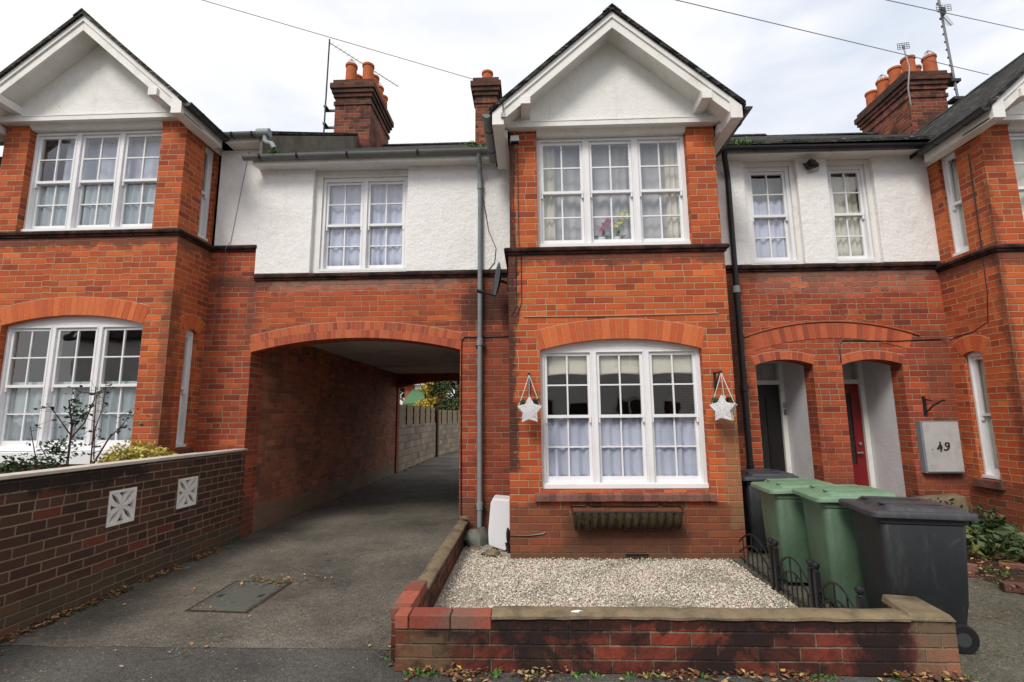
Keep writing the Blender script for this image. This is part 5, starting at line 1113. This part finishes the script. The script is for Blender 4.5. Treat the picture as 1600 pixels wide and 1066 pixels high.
def scatter_leaf(x, y, z=0.0, s_=None):
    s_ = s_ or rg.uniform(.018, .045); an = rg.random()*6.3; d = Vector((cos(an), sin(an), rg.uniform(-.1, .35))).normalized(); sd_ = Vector((-sin(an), cos(an), rg.uniform(-.3, .3))).normalized(); p = Vector((x, y, z+.006+rg.random()*.012)); w_ = s_*rg.uniform(.5, .8); r_ = rg.random(); c_ = rg.uniform(-.3, .5)
    P = [p, p+d*s_*.4+sd_*w_*.5+Vector((0, 0, c_*w_*.4+.002)), p+d*s_+Vector((0, 0, abs(c_)*s_*.3)), p+d*s_*.4-sd_*w_*.5+Vector((0, 0, c_*w_*.4+.002)), p+d*s_*.45]
    for a, b in ((0, 1), (1, 2), (2, 3), (3, 0)): mb.face([P[a], P[b], P[4]], r_)
for i in range(900): y = rg.uniform(-2.3, .6); t = noise.noise(Vector((y*3, 0, 0))); scatter_leaf(-3.44+abs(rg.gauss(0, .05))*(1+t), y, abs(rg.gauss(0, .008))) if t > -.25 else None
for i in range(200): y = rg.uniform(.9, 8); scatter_leaf(-3.47+abs(rg.gauss(0, .05)), y)
for i in range(1500):
    x = rg.uniform(-.5, 2.7); q = noise.noise(Vector((x*2.2, 4, 0)))+.5*noise.noise(Vector((x*7, 2, 0)))
    if q > rg.uniform(-.15, .35): scatter_leaf(x, -2.36-abs(rg.gauss(0, .05+.05*max(q, 0))), abs(rg.gauss(0, .012)), rg.uniform(.01, .05))
for i in range(70): x = rg.uniform(-.6, 2.7); scatter_leaf(x, -2.40-abs(rg.gauss(0, .25)), 0, rg.uniform(.012, .04))
for i in range(70): scatter_leaf(-.63-abs(rg.gauss(0, .06)), rg.uniform(-2.3, -1.3))
for i in range(120): scatter_leaf(rg.gauss(-2.2, .22), rg.gauss(-.75, .06), .01)
for i in range(40): scatter_leaf(rg.gauss(-2.28, .2), rg.gauss(-1.1, .25), .014, rg.uniform(.01, .025))
for i in range(160): scatter_leaf(rg.uniform(-3.3, -.7), rg.uniform(-3.4, 1.2), 0, rg.uniform(.015, .035))
for i in range(260): scatter_leaf(rg.uniform(-.5, 2.3), rg.uniform(-2.15, 0), .02, rg.uniform(.012, .03))
for i in range(1100): scatter_leaf(rg.uniform(4.2, 5.5), rg.uniform(-2.1, .4), .05, rg.uniform(.02, .05))
for i in range(110): scatter_leaf(rg.uniform(2.9, 4.3), rg.uniform(-2.1, .2), .005, rg.uniform(.015, .035))
tag(mb.build('fallen_leaves', 'leaf_fall', recalc=False), kind='stuff', label='fallen brown and orange leaves drifted along the walls and bed', cat='leaves')
mb = MB(); rg = random.Random(31)
def tuft(x, y, z, n, s_):
    for i in range(n): leafquad(mb, Vector((x+rg.gauss(0, s_*.6), y+rg.gauss(0, s_*.4), z)), s_*rg.uniform(.5, 1.2), rg.random(), .5, up_=Vector((rg.gauss(0, .7), rg.gauss(0, .6), abs(rg.gauss(.5, .4)))).normalized(), rng=rg)
for i in range(16): tuft(rg.uniform(-.55, 2.7), -2.37, 0, 22, .035)
for i in range(34): tuft(-3.42+abs(rg.gauss(0, .02)), rg.uniform(-2.2, .8), 0, 14, .022)
for i in range(16): k = rg.randrange(4); f = rg.random(); a, b = o4[k], o4[(k+1) % 4]; tuft(a[0]+(b[0]-a[0])*f, a[1]+(b[1]-a[1])*f, 0, 10, .014)
for i in range(30): tuft(rg.uniform(-.53, 2.2), rg.choice((-.04, -2.19)), .015, 8, .018)
for i in range(12): tuft(rg.uniform(-.5, 2.2), rg.uniform(-2.1, -.1), .02, 8, .02)
for p in ((-.64, -2.2), (-.65, -1.95), (-.66, -2.05), (-2.2, -.76), (-2.08, -.80), (-2.35, -.75), (2.40, -.03), (2.33, -.05), (2.25, -.12), (2.72, -2.37), (.05, -.03), (.9, -.03), (1.5, -.03)): tuft(p[0], p[1], 0, 30, .035)
for i in range(24): tuft(rg.uniform(4.3, 5.3), rg.uniform(-1.6, .3), .03, 20, .05)
for i in range(10): tuft(-3.44, rg.uniform(8.5, 14), 0, 20, .06)
tag(mb.build('weeds', 'leaf_weed', recalc=False), kind='stuff', label='small green weeds and moss growing along wall feet and paving joints', cat='weeds')
mb = MB(); rg = random.Random(5)
for i in range(14):
    x, y = rg.uniform(4.3, 5.2), rg.uniform(-1.9, .2); a = rg.random()*3; w_, h_ = rg.uniform(.05, .11), rg.uniform(.03, .05); c, s_ = cos(a), sin(a)
    P = [(x+c*u-s_*v, y+s_*u+c*v) for u, v in ((-w_, -h_), (w_, -h_), (w_, h_), (-w_, h_))]; mb.hexa([(*p, .01) for p in P]+[(*p, .075) for p in P], rg.random())
tag(mb.build('broken_brick', 'cope_brick', bevel=.004), kind='stuff', label='broken bricks and slate scattered over the planting bed', cat='rubble')

# ------------------------------------------------------------------ aerials and wires
def yagi(mb, a, b, n, ln, upv, back=.16):
    a, b = Vector(a), Vector(b); t = (b-a).normalized(); s_ = t.cross(Vector(upv)).normalized(); mb.tube([a, b], .008, 6)
    for i in range(n): p = a.lerp(b, (i+.5)/n); l = ln*(1-.35*i/n); mb.tube([p-s_*l, p+s_*l], .003, 4)
A1 = empty('tv_aerial', (-4.05, 4.1, 7.6), 'tall television aerial pole beside the large left chimney stack', 'tv aerial')
mb = MB(); mb.tube([(-4.08, 4.05, 7.48), (-4.06, 4.05, 9.72)], .017, 8); mb.build('mast', 'iron', A1, smooth=True)
mb = MB(); yagi(mb, (-4.06, 4.05, 9.64), (-2.95, 5.6, 9.66), 18, .10, (0, 0, 1)); mb.build('boom', 'iron', A1)
mb = MB()
for z in (7.72, 8.12): mb.box((-4.16, 4.19, z-.02), (-3.88, 4.23, z+.02)); mb.box((-4.11, 4.03, z-.02), (-4.05, 4.21, z+.02))
mb.build('mast_bracket', 'iron', A1)
def grid_aerial(mb, c, w_, h_, v):
    c = Vector(c); v = Vector(v).normalized(); 
    for i in range(4): z = -h_/2+h_*i/3; mb.tube([c-v*w_+Vector((0, 0, z)), c+v*w_+Vector((0, 0, z))], .006, 4)
    for i in range(6): q = -w_+2*w_*i/5; mb.tube([c+v*q-Vector((0, 0, h_/2)), c+v*q+Vector((0, 0, h_/2))], .006, 4)
A2 = empty('tv_aerial', (8.1, 4.0, 8), 'short grid television aerial fixed to the pots of the right chimney stack', 'tv aerial')
mb = MB(); mb.tube([(8.10, 4.06, 7.75), (8.06, 4.02, 8.1), (8.12, 3.99, 8.55), (8.06, 4.0, 9.05)], .014, 6); mb.build('mast', 'metal', A2, smooth=True)
mb = MB(); grid_aerial(mb, (8.05, 3.98, 9.03), .15, .13, (1, .2, .25)); mb.build('grid', 'iron', A2)
A3 = empty('tv_aerial', (8.95, 4.0, 8), 'tallest television aerial mast right of the right chimney stack', 'tv aerial')
mb = MB(); mb.tube([(9.05, 4.05, 7.6), (8.93, 4.02, 10.3)], .022, 8)
for k in range(14): z = 7.7+k*.18; mb.tube([(9.045-.12*(z-7.6)/2.7, 4.05, z), (9.045-.12*(z-7.6)/2.7, 4.05, z+.03)], .03, 8)
mb.build('mast', 'metal', A3, smooth=True)
mb = MB(); grid_aerial(mb, (8.96, 3.96, 9.86), .19, .14, (1, .2, .22)); yagi(mb, (8.95, 4.0, 9.7), (8.72, 3.6, 9.15), 12, .07, (0, 0, 1)); mb.blob((8.95, 3.98, 9.8), .05, .05, .10); mb.build('grid', 'iron', A3)
mb = MB()
for z in (7.85, 8.25): mb.box((8.93, 4.0, z-.03), (9.12, 4.2, z+.03))
mb.build('mast_bracket', 'iron', A3)
A4 = empty('tv_aerial', (-.02, -.35, 5.05), 'little whip aerial clamped at the left foot of the centre bargeboard', 'tv aerial')
mb = MB(); mb.tube([(-.03, -.385, 4.90), (-.035, -.39, 5.10)], .006, 6); mb.tube([(-.08, -.39, 5.075), (.02, -.39, 5.095)], .003, 4); mb.build('mast', 'iron', A4)
mb = MB(); mb.box((-.055, -.40, 4.86), (.0, -.378, 4.915)); mb.build('clamp', 'metal', A4)
def wire(a, b, ext, label):
    a, b = Vector(a), Vector(b); e_ = a+(b-a)*ext; P = [a.lerp(e_, i/24) for i in range(25)]; mb = MB(); mb.tube(P, .0065, 5)
    tag(mb.build('telephone_wire', 'metal'), label, 'wire', 'overhead wires')
wire((-.863, 4.2, 8.739), (-5.48, 2.0, 8.84), 1.9, 'telephone wire leading to the small middle chimney')
wire((9.183, 3.5, 7.974), (2.45, 1.0, 7.56), 1.8, 'telephone wire passing in front of the right chimney pots')
wire((11.01, 4.0, 9.168), (5.86, 1.5, 7.88), 1.8, 'telephone wire highest at the top right corner')

# ------------------------------------------------------------------ curtains, blinds, orchids
CG = 'net curtains behind the windows'
TC = TY(0)
curtain(TC, .40, 2.10, .79, 1.49, .175, 'net_blue', 'pale blue curtain across the lower half of the centre ground floor window', group=CG, folds=15, amp=.02)
for i, (a, nm) in enumerate(((.41, 'left'), (1.0, 'middle'), (1.60, 'right'))):
    curtain(TC, a, a+.52, 1.965, 2.24, .145, 'blind', 'scalloped cream blind at the top of the %s light of the centre ground floor window' % nm, 'blind', 'scalloped blinds', folds=1, amp=.004, scallop=.02, frill=5, name='blind')
curtain(TC, .40, 2.10, 3.53, 4.80, .25, 'net_pale', 'grey sheer curtain filling the centre upstairs bay window', group=CG, folds=13, amp=.02)
curtain(TC, .40, .58, 3.54, 4.80, .205, 'net_cream', 'cream drape at the left edge of the centre upstairs bay window', 'curtain', 'cream drapes upstairs', folds=3, amp=.02, name='drape')
curtain(TC, 1.92, 2.10, 3.54, 4.80, .205, 'net_cream', 'cream drape at the right edge of the centre upstairs bay window', 'curtain', 'cream drapes upstairs', folds=3, amp=.02, name='drape')
curtain(TY(YR), -2.60, -1.48, 3.56, 4.80, .16, 'net_blue', 'pale net curtain in the paired window over the passage', group=CG, folds=10, amp=.025)
curtain(TY(YR), 3.26, 3.78, 3.54, 4.42, .16, 'net_blue', 'bluish net curtain in the left narrow upper window', group=CG, folds=5, amp=.02)
curtain(TY(YR), 3.26, 3.78, 3.54, 4.80, .28, 'net_grey', 'grey sheer lining behind the net in the left narrow upper window', group=CG, folds=4, amp=.02)
curtain(TY(YR), 4.33, 4.78, 3.54, 4.80, .19, 'net_cream', 'beige curtain in the right narrow upper window', group=CG, folds=5, amp=.03)
curtain(TY(.22), -6.22, -4.52, 1.22, 1.98, .175, 'net_grey', 'patterned lace curtain across the lower half of the left ground floor window', group=CG, folds=16, amp=.015)
curtain(TY(.22), -6.22, -4.52, 3.98, 4.62, .18, 'net_grey', 'lace curtain across the lower half of the left upstairs bay window', group=CG, folds=16, amp=.02)
curtain(TY(.22), -6.0, -4.56, 4.3, 5.2, .25, 'net_blue', 'pale sheer curtain high in the left upstairs bay window', group=CG, folds=6, amp=.03)
curtain(TY(.06), 5.95, 7.6, 3.5, 4.8, .24, 'net_cream', 'cream curtain in the upstairs bay window at the right edge', group=CG, folds=12, amp=.03)
curtain(TXm(5.55), .46, .68, .82, 2.16, .14, 'net_cream', 'cream curtain in the tall ground floor side window at right', group=CG, folds=3, amp=.02)
curtain(TXm(5.57), .45, .66, 3.5, 4.7, .14, 'net_cream', 'cream curtain in the tall upstairs side window at right', group=CG, folds=3, amp=.02)
def orchid(x, y, z, h, lo, label, seed):
    O = empty('potted_orchid', (x, y, z), label, 'potted plant', 'orchids in the upstairs window'); rg = random.Random(seed)
    mb = MB(); mb.lathe([(.035, 0), (.05, .09), (.053, .10), (.045, .10)], (x, y, z), 14); mb.build('pot', 'white_plastic', O, smooth=True)
    mb = MB(); P = [Vector((x, y, z+.09)), Vector((x+.01, y, z+.09+h*.5)), Vector((x+.04, y, z+.09+h*.85)), Vector((x+.12, y, z+.09+h))]; mb.tube(P, .004, 5); mb.build('stem', 'leaf_mid', O)
    mb = MB()
    for k in range(9):
        c = P[1].lerp(P[2], k/4) if k < 4 else P[2].lerp(P[3], (k-4)/4); c = c+Vector((rg.gauss(0, .02), -.02, rg.gauss(0, .015)))
        for q in range(5): an = q*1.257+rg.random(); leafquad(mb, c, .045, lo+rg.random()*.45, .9, up_=Vector((cos(an), -.25, sin(an))).normalized(), rng=rg)
    mb.build('petals', 'petal', O, recalc=False)
    mb = MB()
    for q in range(4): an = q*1.6; leafquad(mb, Vector((x, y, z+.09)), .13, .5, .35, up_=Vector((cos(an), sin(an)*.4, .35)).normalized(), rng=rg)
    mb.build('leaves', 'leaf_dark', O, recalc=False)
mb = MB(); mb.box((.36, .19, 3.44), (2.12, .34, 3.53)); tag(mb.build('window_board', 'white'), 'white inner window board under the orchids in the centre upstairs window', 'shelf')
orchid(1.12, .215, 3.53, .20, 0.0, 'pink orchid on the upstairs bay window board', 3); orchid(1.30, .215, 3.53, .30, .52, 'yellow orchid on the upstairs bay window board', 4)

# ------------------------------------------------------------------ across the street (seen only reflected in the panes)
OP = empty('terraced_house', (2, -19, 0), 'brick terrace across the street, seen only as a dark reflection in the ground floor panes', 'house')
mb = MB(); wins = []
for k in range(9):
    x = -17+k*4.2; wins += [(x, x+1.5, .8, 2.3, 2.3), (x, x+1.5, 3.6, 4.9, 4.9)]; wins += [(x+2.2, x+3.0, 0, 2.1, 2.1)]
panel(mb, TXm(0) if False else (lambda u, d, z: Vector((u, -17-d, z))), -22, 24, -.05, 5.4, wins, th=.25, ends=True); mb.build('wall', 'render', OP)
for (a, b, c, d, _) in wins:
    mb = MB(); panel(mb, (lambda u, d_, z: Vector((u, -17.08-d_, z))), a+.01, b-.01, c+.01, d-.01, [(a+.1, (a+b)/2-.04, c+.12, d-.1, d-.1), ((a+b)/2+.04, b-.1, c+.12, d-.1, d-.1)], th=.06, ends=True); o = mb.build('window' if c > .1 else 'door', 'white' if c > .1 else 'door_black', OP)
    mb = MB(); mb.face([(a+.1, -17.12, c+.12), (b-.1, -17.12, c+.12), (b-.1, -17.12, d-.1), (a+.1, -17.12, d-.1)]); mb.build('pane', 'dark_glass', o)
mb = MB(); mb.prism([(-22.2, -16.7, 5.35), (-22.2, -21, 8.2), (-22.2, -25.3, 5.35), (-22.2, -25.3, 5.45), (-22.2, -21, 8.3), (-22.2, -16.7, 5.45)], (46.4, 0, 0)); mb.build('roof', 'slate', OP)
mb = MB(); mb.box((-21.9, -25, -.05), (23.9, -24.8, 5.4)); mb.build('rear_wall', 'wall_brick', OP)
